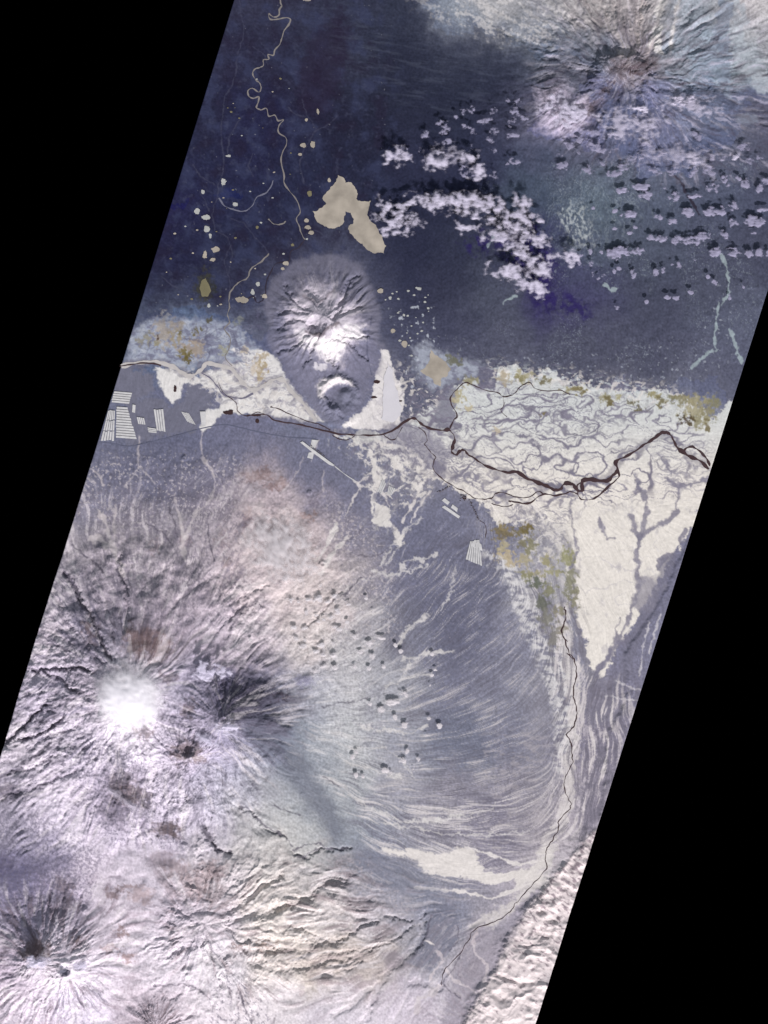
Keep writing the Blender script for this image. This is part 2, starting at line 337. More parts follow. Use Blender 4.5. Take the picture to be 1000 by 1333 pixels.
# ridges cut by valleys, centre bottom
for g in ("345,1190 400,1165 430,1150 440,1140", "300,1210 345,1222 400,1228 437,1226", "300,1185 330,1165 365,1140", "330,1250 370,1262 420,1250 470,1245",
          "300,1200 340,1180 380,1180", "315,1238 350,1238 400,1236"):
    carve(g, 5, 3.6, wa=4)
# canyon cut in the plain
for g, wd, dp in (("552,1190 548,1225 525,1250 500,1270 490,1290 483,1310 470,1340", 3.0, 3.4), ("492,1285 475,1288 455,1310 435,1320", 3.2, 3.0),
                  ("490,1198 470,1205 450,1222 435,1227 400,1212 380,1205", 2.2, 2.2), ("455,1240 480,1235 510,1225 535,1205", 1.8, 1.8),
                  ("535,1280 555,1280 573,1286", 3, 2.6), ("503,1192 520,1196 537,1199", 2.0, 2.0), ("470,1250 455,1262 420,1268", 2, 1.4)):
    carve(g, wd, dp, wa=1)
for g, wd, dp in (("85,745 100,765 108,785 120,800 128,815 140,845 150,858", 3, 3.0), ("90,805 110,825 125,850 140,862", 3, 2.4), ("157,725 158,748 165,760 168,790", 3, 2.2), ("118,745 130,775 140,800 150,830", 2.4, 2.0), ("45,872 75,870 105,867 120,872", 2.6, 3), ("60,875 85,885 92,895 115,902", 2.4, 2.4), ("62,915 45,930 30,948 5,968", 3, 3.4), ("85,930 65,948 45,958 25,962", 3, 3.0), ("110,935 95,948 70,952 40,975", 2.4, 2.0), ("95,975 70,985 40,1000 10,1008", 2.6, 2.4), ("100,1000 70,1016 35,1028 5,1035", 2.6, 2.2),
                  ("275,1086 282,1103 302,1110", 3, 3), ("262,1065 272,1092 278,1100", 3, 2.6), ("293,882 294,905 292,930", 2.0, 2.0), ("255,860 270,840 290,815 315,790", 2.2, 1.6), ("310,780 335,768 350,760", 2.2, 1.5), ("215,800 235,780 260,760 285,745", 2.6, 1.6), ("180,775 200,750 225,735", 2.6, 1.5), ("445,770 420,795 400,812", 1.8, 1.4), ("305,1048 330,1058 348,1078 372,1090", 1.8, 1.8), ("382,1110 398,1115 412,1106 455,1104", 2.0, 2.0)):
    carve(g, wd, dp, wa=1.5)
# cinder cones
CINDER = [(240, 596, 3.2, 1.6), (148, 729, 5, 3.2), (403, 641, 2.6, 1.5), (152, 739, 5, 2.0), (244, 1264, 5, 3.0), (112, 1185, 3.2, 2), (170, 1200, 3.5, 2), (299, 733, 5, 2), (189, 1150, 3, 1.6), (420, 734, 4, 2), (394, 1033, 1.8, 1), (240, 1103, 5, 2), (255, 1104, 4, 2)]
for cx, cy, R, h in CINDER: bump(cx, cy, R*1.7, h*1.4, 1.5); bump(cx, cy, R*.6, -h*.7, 1)
# scarp of the eastern hills above the valley
w_, m = area("775,1080 800,1070 730,1400 560,1400 600,1335 640,1270 662,1215 712,1150", soft=4, wa=1.5, wb=1.5); height(w_, 2*m)
w_, m = area("855,790 905,690 950,600 900,980 780,1110 790,960 820,900 815,850", soft=3, wa=2, wb=1); height(w_, 1.6*m)

for q_, k_ in (("30,620 330,620 340,700 270,800 300,840 240,860 150,850 60,800", .65), ("100,1095 250,1110 230,1160 190,1200 180,1290 150,1330 120,1200", .7), ("430,1270 560,1230 560,1400 250,1400 300,1290", .4), ("380,940 480,900 520,1000 470,1080 400,1080 350,1030", .5)):
    w_, m = area(q_, soft=18); H[w_] = H[w_]*(1-m*k_)+blur(H, 3)[w_]*m*k_
for g, wd, dp in (("85,745 100,765 108,785 120,800 128,815 140,845 150,858", 3, 3.0), ("70,770 88,800 105,825 120,850 138,862", 3, 2.6), ("157,725 158,748 165,760 168,790 165,820", 3, 2.4), ("45,872 75,870 105,867 120,872", 2.8, 3), ("62,915 45,930 30,948 5,968", 3, 3.2), ("85,930 65,948 45,958 25,962", 3, 3.0), ("140,975 150,1000 152,1030 145,1060", 3.5, 2.6), ("190,960 180,990 165,1015 160,1050", 3.5, 2.6), ("205,1000 198,1030 190,1060 180,1085", 3, 2.4), ("225,1030 215,1060 205,1085", 3, 2.4), ("300,960 315,985 325,1010 330,1045", 2.6, 2), ("285,985 298,1015 310,1045", 2.6, 2), ("250,1000 248,1025 235,1050", 3, 2.4), ("0,1185 30,1195 50,1215", 3, 2), ("10,1150 25,1180 38,1210", 3, 2), ("85,1155 80,1190 75,1225", 3, 2.2), ("65,1160 62,1190 58,1222", 3, 2.2), ("105,1165 98,1200 88,1230", 3, 2)):
    carve(g, wd*.9, dp*.75, wa=1.5, wb=1.0)
sl = blur(slope(H), 4); FB = flow(blur(H, 1), 2); v = np.clip((FB-2.0)/7, 0, 1.2); FLOWB = blur(v, 1)
H -= np.minimum(sl, .35)*(blur(v, 1)*1.4+blur(v, 2)*1.8)*ss(.03, .12, sl)
SLP = sl
# ------------------------------------------------------------------ ground cover detail
SNOWC = (212, 210, 211); GREYF = (138, 136, 153)
def rstreak(w_, cx, cy, f, L, seed, o=2, swirl=0.0, wob=6):
    r, th, c, s = polar(w_, cx, cy, wob)
    t = th+swirl*r/100.0; c, s = np.cos(t), np.sin(t)
    return fbm(c*f+r/L, s*f+r/L*.7, seed, o, .6)
# fan of forest below the tall cone: long pale streaks that run out from the mountain
fan = "470,800 500,735 560,700 610,670 640,680 700,760 740,870 742,960 720,1070 640,1120 560,1090 480,1060 440,1010 470,960 520,900"
w_, m = area(fan, soft=28)
L_ = LL[w_]*.85+LM[w_]*.45+LC[w_]*.15; bias = fbm(X[w_]/55, Y[w_]/40, 410, 3)*3.4+(Y[w_]-930)/700+(X[w_]-590)/500
paint(w_, m*ss(-.2, 2.8, L_+bias*.9)*.42, (172, 169, 176)); paint(w_, m*ss(.2, 2.6, -L_-bias)*.5, (100, 98, 114))
paint(w_, m*ss(1.5, 3.0, LL[w_]*.9+LM[w_]*.6+bias*.6)*.45, (196, 192, 198))
w_, m = area("430,1010 520,1040 640,1030 740,1000 720,1100 600,1170 480,1120", soft=22)
L_ = LL[w_]*.6+LM[w_]*.6+LC[w_]*.35
paint(w_, m*ss(.2, 1.5, L_)*.72, (196, 192, 199)); paint(w_, m*ss(.2, 1.5, -L_)*.55, (108, 105, 125))
w_, m = area("380,720 460,720 520,800 560,900 560,1000 500,1040 400,1060 380,900", soft=25)
L_ = LF[w_]*.5+LM[w_]*.5+LC[w_]*.3; paint(w_, m*ss(.3, 2, -L_)*.35, (130, 128, 144)); paint(w_, m*ss(.3, 2, L_)*.35, (208, 204, 208))
# snow aprons feathering into the forest at the fan's foot
w_, m = area("625,715 660,720 690,760 715,800 745,870 748,950 735,1010 722,1000 722,930 700,860 680,810 660,760", soft=7, wa=4, wb=4)
n = fbm(X[w_]/16, Y[w_]/7, 430, 4)*2+LF[w_]*.2
paint(w_, m*ss(-.5, .35, n)*.8, (203, 202, 208)); paint(w_, m*ss(.3, .8, -n)*.5, (122, 121, 138))
w_, m = area("700,860 722,930 724,1060 700,1120 660,1090 680,980", soft=20); paint(w_, m*.25, (150, 147, 158))
for q_, k_ in (("318,915 350,900 375,930 372,960 345,975 320,950", .5), ("330,940 372,950 400,990 428,1030 452,1080 440,1100 420,1080 398,1045 370,1005 340,975", .62)):
    w_, m = area(q_, soft=11, wa=4); paint(w_, m*k_, (104, 108, 126))
# snow lanes through the fan
for p, wd in (("522,742 535,728 555,728 570,722", 5), ("486,742 505,750 535,742 555,735", 5), ("548,675 530,690 512,712 495,735", 4), ("522,706 516,718 504,734", 3),
              ("522,836 530,820 545,808 555,800", 5), ("524,856 540,858 556,852 588,848", 6), ("521,884 528,870 532,860", 3), ("500,895 525,884 560,878", 3),
              ("575,793 582,780 590,750 594,740", 2.6), ("538,1069 580,1068 610,1060 635,1054 645,1044", 2.6), ("450,1033 480,1050 520,1068 560,1070 600,1063", 3.2),
              ("480,1068 530,1075 570,1083 620,1085 680,1082 692,1078", 2.8), ("455,975 500,972 520,985 540,1012", 2.0), ("470,945 500,950 530,955 558,945", 4.5),
              ("450,990 490,1005 520,1010", 2.5), ("725,735 731,750 740,775", 5), ("440,780 452,768 470,755 490,748", 1.6)):
    pline(p, wd*.7, (198, 196, 201), wb=4, wa=2.5, k=.75, soft=1.5)
parea("490,1100 520,1105 560,1110 600,1102 612,1108 630,1130 660,1140 690,1130 700,1120 712,1100 722,1110 712,1145 680,1150 640,1152 600,1143 560,1135 525,1118 500,1112", (206, 202, 205), soft=2, wa=3, wb=2, lic=3.0)
for p in ("605,1103 640,1112 670,1125 700,1122", "540,1155 600,1160 640,1170 690,1150"): pline(p, 4, (205, 201, 206), wb=2)
# valley floor of the southern river
parea("735,775 745,790 742,840 752,870 758,900 755,930 750,1000 748,1050 735,1075 722,1110 715,1150 690,1165 670,1185 640,1205 620,1212 612,1205 640,1190 665,1170 690,1145 700,1110 715,1080 728,1055 733,1010 738,960 740,920 738,880 728,850 722,820 728,790", (200, 196, 200), k=.7, soft=3, wa=4, wb=4, lic=1.5)
parea("760,900 790,895 815,905 825,930 800,1000 785,1060 765,1090 755,1050 760,980", (124, 120, 138), k=.6, soft=6)
for q in range(26):
    t = q/25; yy = 905+t*230; xx = 790-t*70+rnd.uniform(-22, 22)
    blob(xx, yy, rnd.uniform(3, 7), rnd.uniform(3, 9), (190, 185, 196), k=.55, wb=4)
# eastern hills: dark ribs on white
w_, m = area("775,1080 800,1070 730,1400 560,1400 600,1335 640,1270 662,1215 712,1150", soft=3, wa=1.5)
n = fbm((X[w_]*.83+Y[w_]*.55)/9, (Y[w_]*.83-X[w_]*.55)/4, 440, 4)
paint(w_, m*.8, (216, 206, 212)); paint(w_, m*ss(.02, .35, n+(1190-Y[w_])/600)*.7, (112, 100, 116))
parea("705,1150 640,1270 600,1335 570,1345 585,1290 600,1250 620,1215 660,1200 690,1165", (140, 137, 154), k=.55, soft=4)
# dark forest plains, centre bottom
parea("568,1172 590,1180 597,1200 596,1215 588,1235 575,1250 560,1262 530,1255 548,1225 557,1200", (122, 124, 143), soft=2.5, wa=2, k=.85)
parea("500,1240 520,1240 540,1260 520,1262 505,1262", (134, 128, 140), soft=3, k=.7)
parea("460,1105 500,1115 550,1130 590,1165 560,1175 530,1165 490,1150 465,1130", (118, 122, 142), soft=8, k=.6)
parea("553,1224 560,1225 566,1230 560,1229", (220, 214, 218), soft=1, wa=0, wb=.3)
for p, wd in (("574,1245 570,1238 577,1250 563,1268 558,1278", 3), ("620,1215 615,1230 622,1245 635,1255 632,1275 625,1290", 4), ("572,1285 560,1295 545,1300 540,1320", 7), ("580,1262 590,1275 610,1285 620,1292", 3)):
    pline(p, wd, (196, 189, 199), k=.8, wb=2)

# ---- floodplain
cream = lambda: None
parea("180,425 200,410 230,415 275,418 310,424 318,440 335,452 325,470 300,480 265,472 235,482 210,474 180,472 160,474 170,440", (150, 156, 175), soft=6, wa=3, wb=2.5)  # pale bog ground with bluish haze painted into its colour
parea("200,478 235,484 262,490 270,482 300,476 318,470 300,455 335,455 358,465 372,490 385,510 402,528 420,550 395,549 350,540 322,538 300,537 288,540 278,555 264,562 262,556 270,530 285,535 290,518 280,508 262,500 240,500 235,520 225,525 215,515 210,500", (205, 204, 209), soft=1.6, wa=2)
parea("497,456 504,458 510,470 515,490 525,500 528,520 520,545 530,560 480,560 450,556 445,553 470,535 482,520 488,500 490,478", (206, 203, 209), soft=1.2, wa=1.5)
parea("540,455 550,448 562,452 575,462 600,470 620,472 630,480 620,488 600,490 590,500 575,505 560,505 545,490 540,475", (150, 155, 172), soft=6, wa=3, wb=3)
big = "520,552 545,540 575,520 590,505 610,492 640,490 655,478 668,470 680,478 695,492 715,480 735,495 780,505 830,512 860,505 900,520 925,545 955,520 960,545 925,615 905,680 880,720 850,770 835,795 812,830 800,850 785,880 772,890 768,860 760,830 748,795 742,765 735,735 715,700 690,680 665,678 648,690 640,672 630,655 615,652 600,642 580,628 560,622 540,612 500,592 480,578 440,568 470,560 500,568"
w_, m = area(big, soft=1.5, wa=3, wb=3)
hz = ss(640, 520, Y[w_])[..., None]*m[..., None]
colr = alb((212, 208, 207))*(1-hz)+alb((192, 196, 201))*hz
C[w_] = C[w_]*(1-m[..., None]*.97)+colr.astype(F)*m[..., None]*.97
parea("512,548 540,556 570,566 590,590 575,615 540,606 500,590 470,575 500,570", (134, 132, 150), k=.75, soft=5, wb=4)
parea("570,505 600,500 590,540 598,560 575,556 560,545", (112, 112, 132), k=.8, soft=2, wb=4)
parea("625,478 636,478 646,485 648,500 640,508 625,505 622,490", (104, 104, 126), soft=1.5, wa=1)
parea("690,670 735,690 742,760 725,800 705,760 690,720", (165, 164, 172), k=.6, soft=10)
# network of wooded channels on the floodplain (drawn where the river has wandered)
def network(p, col, k, s1, w1, seed, soft=12, warp=.55, dens=0.25):
    w_, m = area(p, soft=soft)
    gx = (X[w_]+W1[w_]*9+S1[w_]*4+V1[w_]*1.3)/s1*.62; gy = (Y[w_]+W2[w_]*9+S2[w_]*4+V2[w_]*1.3)/s1*1.15
    wd = w1*(.35+ss(-.5, .6, fbm(X[w_]/40, Y[w_]/40, seed+40, 2)))
    for q in range(2):
        f = 1.0+q*.9; n = np.abs(pn(gx*f*.9, gy*f*1.25, seed+q*7)); gate = ss(-.25, .1, pn(gx*.35, gy*.35, seed+q+50)+dens)
        paint(w_, ss(wd/s1*f*1.5, wd/s1*f*.3, n)*gate*m*k, col)
network("540,500 700,495 830,515 925,545 930,600 860,640 720,680 600,632 520,602", (116, 113, 133), .92, 52, 2.6, 490, dens=.0)
network("545,505 700,497 830,520 905,545 930,590 900,640 860,655 815,655 760,662 720,690 660,680 600,632 520,602 450,572 520,560", (126, 123, 142), .85, 30, 1.5, 500, dens=-.1)
network("560,510 700,500 820,540 740,600 600,590", (128, 126, 145), .75, 17, 1.0, 520, dens=-.1)
network("520,560 620,590 640,640 560,620 480,585", (128, 126, 144), .8, 12, 1.5, 530)
network("640,650 740,660 735,720 690,700", (150, 148, 162), .7, 16, 1.5, 540)
network("250,480 330,455 390,510 420,548 330,538 290,515", (150, 147, 165), .7, 22, 1.3, 545)
network("850,580 930,570 925,640 860,650", GREYF, .6, 18, 1.3, 547)
w_, m = area("165,425 200,410 330,425 330,480 170,475", soft=8); n = fbm(X[w_]/12, Y[w_]/9, 597, 4); paint(w_, m*ss(.05, .3, n)*.7, (104, 105, 130)); paint(w_, m*ss(.05, .35, -n)*.5, (176, 180, 192))
w_, m = area("540,450 630,470 625,495 545,500", soft=8); paint(w_, m*ss(.0, .3, fbm(X[w_]/10, Y[w_]/8, 598, 4))*.7, (112, 113, 135))
network("180,425 330,425 330,470 180,470", (118, 120, 145), .7, 16, 1.6, 549)
w_, m = area("540,500 640,500 760,520 860,560 800,620 700,620 600,590", soft=14)
paint(w_, m*ss(.28, .5, fbm(X[w_]/14, Y[w_]/7, 555, 5, .65))*.8, (126, 124, 143)); paint(w_, m*ss(.2, .5, fbm(X[w_]/5, Y[w_]/3.5, 556, 3))*.45, (140, 138, 154))
# snow pools scattered in the spruce north of the floodplain
w_, m = area("500,400 560,440 640,480 700,490 780,500 870,510 940,480 960,420 940,360 900,440 760,460 640,460 540,420", soft=14)
paint(w_, m*ss(.33, .5, fbm(X[w_]/6, Y[w_]/5, 560, 3))*.6, (160, 166, 182))
w_, m = area("640,470 700,478 780,490 870,505 860,525 700,500 640,492", soft=8)
paint(w_, m*ss(.1, .3, fbm(X[w_]/11, Y[w_]/4, 562, 3))*.75, (186, 192, 200))
w_, m = area("505,400 560,390 575,450 530,540 515,500 520,470", soft=8)
paint(w_, m*ss(.35, .45, fbm(X[w_]/7, Y[w_]/7, 564, 3))*.8, (175, 180, 195))
w_, m = area("450,560 520,575 540,640 500,600 470,590", soft=10)
paint(w_, m*ss(.0, .25, fbm(X[w_]/8, Y[w_]/8, 566, 3))*.8, (200, 198, 202))
# clearings and meadows of the middle plain
for p in ("478,580 488,590 495,610 502,618 500,640 488,635 484,615", "485,650 494,655 508,662 510,684 498,686 484,680 490,665", "512,683 520,690 526,700 522,712 512,706", "508,590 520,600 530,618 525,625 515,612 506,600",
          "540,620 552,625 545,640 536,635", "490,630 500,638 488,642 478,640", "484,625 480,660 488,690", "432,690 442,682 440,692 433,700"):
    parea(p, (203, 200, 203), soft=1.5, wa=2, wb=2.5, k=.95)
for p, wd in (("545,640 538,655 530,668 524,680", 3), ("560,640 548,655 535,680", 2), ("470,640 465,630 480,620", 2), ("437,690 425,712 412,730", 5), ("452,700 440,712 428,728 418,745", 5), ("470,633 462,645 450,672", 1.6), ("494,632 500,645 508,660", 3),
              ("460,625 470,633 484,636", 3)):
    pline(p, wd, (198, 194, 199), k=.85, wb=2)
w_, m = area("480,600 560,600 550,660 520,700 470,700 480,640", soft=12)
paint(w_, m*ss(.12, .35, fbm((X[w_]+Y[w_]*.5)/9, (Y[w_]-X[w_]*.2)/18, 570, 3))*.55, (165, 163, 172))
# corridors of riverside wood on the white eastern mire
for p, wd in (("826,618 834,635 843,650 843,668 837,685 832,700", 6), ("885,636 880,655 880,668 872,678 858,684 843,692 832,702 829,720 832,735 828,748 835,757 832,770 822,790 820,805 812,818 806,830 795,848 785,862 775,880", 5.5),
              ("870,622 885,636 905,628 925,624", 6), ("822,672 826,690 832,700", 7), ("820,830 800,845 780,870 770,885 772,910", 7), ("858,742 862,730 870,722 880,720", 7), ("893,690 885,700 888,712", 5), ("780,675 786,690 790,702 800,700", 4), ("856,590 870,605 875,620", 3),
              ("808,803 804,815 800,830", 3), ("750,645 742,660 748,700 752,715 742,740", 3)):
    pline(p, wd, (122, 120, 140), wa=1.5, wb=2.5, soft=1.5, k=.85)
parea("826,745 850,748 858,775 850,795 832,800 824,780 830,765", (134, 132, 148), soft=3, k=.8)
parea("862,725 885,720 850,800 820,880 812,905 790,900 805,870 818,830 835,800 850,775", (118, 117, 137), soft=3, k=.75)
parea("775,880 815,900 820,930 770,950 755,920 765,895", (126, 124, 142), soft=5, k=.8)
for p in ("845,810 838,840 832,880", "860,800 850,830 845,850", "800,885 820,895 850,900", "790,905 820,912 850,912"): pline(p, 2, (190, 188, 198), wb=2.5, k=.7)
for p, wd in (("695,668 702,690 712,712 718,730 722,745", 5), ("736,700 742,720 746,745 748,765 746,790 742,800", 8), ("705,800 712,830 720,860 728,880 732,910", 6), ("745,805 752,830 765,860 768,890", 6), ("700,770 712,795 722,800", 10)):
    pline(p, wd, (128, 127, 140), wa=2, wb=4, soft=3, k=.7)
for p_, k_ in (("690,740 760,760 765,880 800,900 800,1040 760,1100 700,1100 725,1000 720,880 690,800", .6), ("760,880 830,880 840,930 790,1060 760,1080", .5)):
    w_, m = area(p_, soft=10); L_ = LM[w_]*.7+LF[w_]*.35+LC[w_]*.4
    paint(w_, m*k_*ss(.1, 1.3, -L_), (116, 113, 130)); paint(w_, m*k_*ss(.2, 1.4, L_), (200, 195, 201))
w_, m = area("740,640 880,640 900,600 920,670 850,790 790,890 750,780", soft=8); paint(w_, m*ss(.22, .5, fbm(X[w_]/17, Y[w_]/26, 591, 5, .62))*.55, (166, 163, 174))
network("750,660 820,650 880,640 860,720 800,840 760,800", (172, 169, 180), .5, 46, 1.4, 590, dens=-.1)
network("480,470 530,480 530,550 470,555", (172, 169, 182), .5, 26, 1.2, 595)
for p_, wd_ in (("158,477 175,473 200,471 215,474 228,479 240,487 250,489 262,481 270,473 285,476 300,480 308,488 318,500 330,508 345,501 358,494 370,496 378,508 392,522 402,535 412,548", 11), ("262,486 274,492 284,504 292,514 306,518 318,518 330,512", 5), ("370,496 360,505 350,520 345,530", 3), ("330,508 335,522 342,530", 3), ("345,540 370,547 400,553 440,563 480,565 515,556 540,544 562,556 587,560 592,575 592,590 605,587 630,605 660,615 700,628 735,635 760,630 797,620 804,602 840,578 868,563 888,588 925,612", 9)):
    pline(p_, wd_, (112, 109, 128), wb=2.5, wa=1, soft=2.5, k=.5)
for p_, th_, k_ in (("425,560 470,572 520,575 560,610 560,650 520,665 480,640 470,600 430,580", .08, .75), ("520,470 560,500 575,510 560,545 530,550 515,520", .12, .7), ("240,480 300,478 360,500 420,545 330,536 270,525 235,505", .0, .6), ("600,640 720,650 740,700 700,760 660,690", .05, .6), ("640,470 760,485 900,510 930,530 860,530 700,500 640,495", .1, .7)):
    w_, m = area(p_, soft=9, wa=5, wb=3); n = fbm((X[w_]+S1[w_]*5)/11, (Y[w_]+S2[w_]*5)/8, 599, 5, .6)
    paint(w_, m*ss(th_, th_+.14, n)*k_, (206, 202, 204)); paint(w_, m*ss(.1, .26, -n)*k_*.8, (118, 115, 134))
w_, m = area("520,545 545,530 620,480 740,490 900,515 930,545 925,620 860,640 740,655 640,640 560,612", soft=6, wa=4)
paint(w_, m*ss(.2, .5, fbm(X[w_]/26, Y[w_]/12, 600, 5, .62))*.5, (156, 154, 166)); paint(w_, m*ss(.1, .6, fbm(X[w_]/3, Y[w_]/3, 601, 2))*.25, (150, 148, 160))
# olive mires
OL = [(655, 692, 9, 7, (118, 108, 84)), (656, 689, 6, 3, (140, 128, 100)), (682, 691, 9, 5, (120, 112, 84)), (687, 688, 4, 5, (112, 102, 70)), (681, 707, 6, 5, (122, 118, 98)), (654, 712, 5, 7, (165, 158, 138)), (659, 724, 8, 5, (170, 160, 142)), (668, 733, 7, 4, (172, 162, 145)), (683, 729, 7, 5, (160, 154, 136)),
      (690, 712, 5, 7, (130, 128, 108)), (694, 746, 10, 3, (150, 146, 124)), (686, 750, 4, 4, (135, 134, 110)), (712, 730, 5, 5, (150, 146, 120)), (722, 745, 6, 5, (150, 148, 124)), (738, 725, 7, 8, (140, 140, 112)), (742, 760, 6, 14, (128, 128, 112)), (748, 780, 4, 8, (132, 130, 116)), (700, 758, 7, 5, (100, 106, 94)), (715, 770, 7, 6, (132, 132, 112)), (705, 785, 6, 6, (105, 108, 100)), (728, 795, 5, 5, (138, 134, 120)), (712, 805, 7, 8, (125, 124, 120)), (722, 830, 5, 10, (128, 126, 126)), (730, 820, 5, 5, (140, 136, 130)),
      (748, 507, 9, 4, (150, 146, 124)), (752, 508, 6, 3, (120, 112, 84)), (790, 520, 7, 4, (146, 142, 118)), (795, 522, 4, 3, (110, 102, 76)), (806, 514, 4, 2, (150, 146, 120)), (825, 524, 5, 3, (104, 98, 74)), (833, 533, 4, 2, (100, 94, 70)), (852, 514, 6, 3, (138, 132, 100)), (860, 523, 4, 5, (112, 105, 74)), (876, 520, 4, 4, (120, 118, 96)), (890, 520, 10, 4, (128, 124, 100)), (905, 522, 10, 6, (146, 142, 122)), (903, 536, 11, 8, (150, 145, 124)), (910, 548, 7, 6, (138, 134, 112)), (922, 535, 5, 12, (138, 134, 112)), (931, 523, 4, 6, (128, 126, 104)), (893, 546, 7, 4, (78, 66, 48)), (920, 555, 4, 4, (120, 112, 86)),
      (613, 495, 9, 3.5, (138, 134, 112)), (590, 470, 6, 5, (105, 106, 92)), (601, 513, 3, 6, (168, 164, 146)), (595, 520, 4, 7, (164, 158, 138)), (611, 530, 5, 3, (172, 165, 148)), (680, 490, 9, 5, (156, 152, 132)), (676, 492, 5, 3, (132, 128, 100)), (709, 496, 6, 3, (112, 106, 80)), (656, 493, 5, 7, (160, 152, 140)), (648, 560, 4, 3, (176, 168, 158)), (708, 540, 3, 2, (120, 112, 84)),
      (213, 432, 9, 14, (156, 150, 148)), (217, 410, 3, 3, (150, 152, 160)), (228, 425, 8, 4, (150, 144, 142)), (231, 440, 5, 8, (146, 138, 122)), (245, 453, 10, 6, (152, 143, 138)), (258, 453, 6, 10, (152, 143, 138)), (241, 461, 6, 4, (112, 102, 62)), (244, 468, 2.5, 4, (98, 88, 48)), (257, 431, 3, 3, (104, 96, 60)), (264, 430, 2, 2, (96, 90, 60)), (273, 417, 3, 3, (84, 80, 64)), (234, 433, 3, 3, (108, 100, 68)), (193, 440, 4, 6, (140, 138, 132)), (182, 445, 3, 4, (136, 134, 130)), (290, 455, 4, 4, (150, 150, 142)), (312, 418, 4, 4, (126, 130, 134)), (206, 439, 2, 1.5, (70, 50, 40)), (202, 446, 3, 3, (142, 138, 122)),
      (338, 470, 4, 6, (165, 154, 138)), (339, 483, 5, 9, (160, 148, 128)), (330, 480, 6, 5, (190, 182, 178)), (344, 463, 4, 3, (170, 160, 148)), (318, 456, 4, 3, (180, 172, 164)),
      (267, 373, 9, 14, (62, 62, 56)), (277, 374, 4, 8, (50, 52, 56))]
for x_, y_, rx_, ry_, c_ in OL: blob(x_, y_, rx_, ry_, c_, k=.88, wb=2.2, soft=.6, holes=.8)
# spruce stands west
for p in ("145,482 165,478 185,482 200,490 205,510 180,520 168,545 162,522 148,510", "168,530 185,520 205,515 222,530 240,520 248,500 262,500 275,515 272,528 258,560 200,570 160,580 165,555"):
    parea(p, (112, 113, 133), soft=2.5, wb=3)
# pools of the dark northern lowland: mottling
w_, m = area("280,-60 500,-60 520,180 480,330 360,420 180,420 230,200", soft=25)
n = fbm(X[w_]/28, Y[w_]/28, 580, 4)
paint(w_, m*ss(.0, .4, n)*.5, (60, 66, 98)); paint(w_, m*ss(.05, .45, -n)*.55, (38, 34, 54)); paint(w_, m*ss(.1, .5, fbm(X[w_]/9, Y[w_]/9, 583, 4, .6))*.35, (72, 76, 102))
n = np.abs(fbm((X[w_]+V1[w_]*5)/18, (Y[w_]+V2[w_]*5)/18, 585, 2)); paint(w_, m*ss(.03, .005, n)*.3, (38, 38, 66))
n = fbm(X[w_]/4.2, Y[w_]/4.2, 588, 2); paint(w_, m*ss(.62, .72, n)*.6, (128, 130, 145))
parea("400,55 440,10 460,50 445,110 420,150 395,140 385,110", (42, 36, 58), k=.6, soft=10, wb=5)
for p in ("310,-20 314,20 318,45 310,70 308,95 302,115 292,125 290,150 288,170 290,190 292,215 285,240 284,258", "330,60 345,72 350,85", "318,150 300,175 296,200", "350,330 342,318 330,305 318,290 300,285", "397,312 410,300 420,305", "395,130 400,150 412,168 405,180 395,196 390,215 396,240", "440,150 430,160 418,168 408,172", "282,258 275,280 280,300 296,310 302,330 298,360 300,385",
          "300,320 292,340 298,360", "210,360 230,375 250,385", "260,250 268,262 272,275", "250,215 262,230 280,240", "375,140 385,150 398,152", "330,200 322,215 330,230", "300,400 310,415 330,420 340,430", "312,366 318,380 314,398 322,410"):
    pline(p, .9, (88, 92, 116), wb=1.5, wa=1, soft=.9, k=.6); pline(p, 3.2, (38, 36, 60), wb=1.5, wa=1, soft=2, k=.35)
for p in ("380,390 340,400 330,420 345,430", "330,425 300,425 280,430 262,445 240,440", "200,440 190,460 175,465", "300,430 310,450 325,460", "270,425 268,440 275,455 270,470"):
    pline(p, 2, (92, 92, 118), wb=3, k=.6)
# grassy ash plains north: horizontal brushed grain
w_, m = area("430,10 640,60 700,110 640,150 560,160 480,110 440,60", soft=30)
paint(w_, m*ss(.0, .5, fbm((X[w_]+Y[w_])/40, (Y[w_]-X[w_]*.15)/5, 590, 3))*.25, (88, 94, 116))
# pale ash edge of the northern fan
w_, m = area("520,-60 530,10 590,35 650,52 700,58 740,68 745,40 800,10 1150,-60", soft=9, wa=4, wb=4)
n = rstreak(w_, 820, 100, 20, 60, 600, 3)
paint(w_, m*ss(-.1, .35, n+fbm(X[w_]/5, Y[w_]/5, 605, 2)*.7)*.55*ss(500, 600, X[w_]), (196, 194, 200))
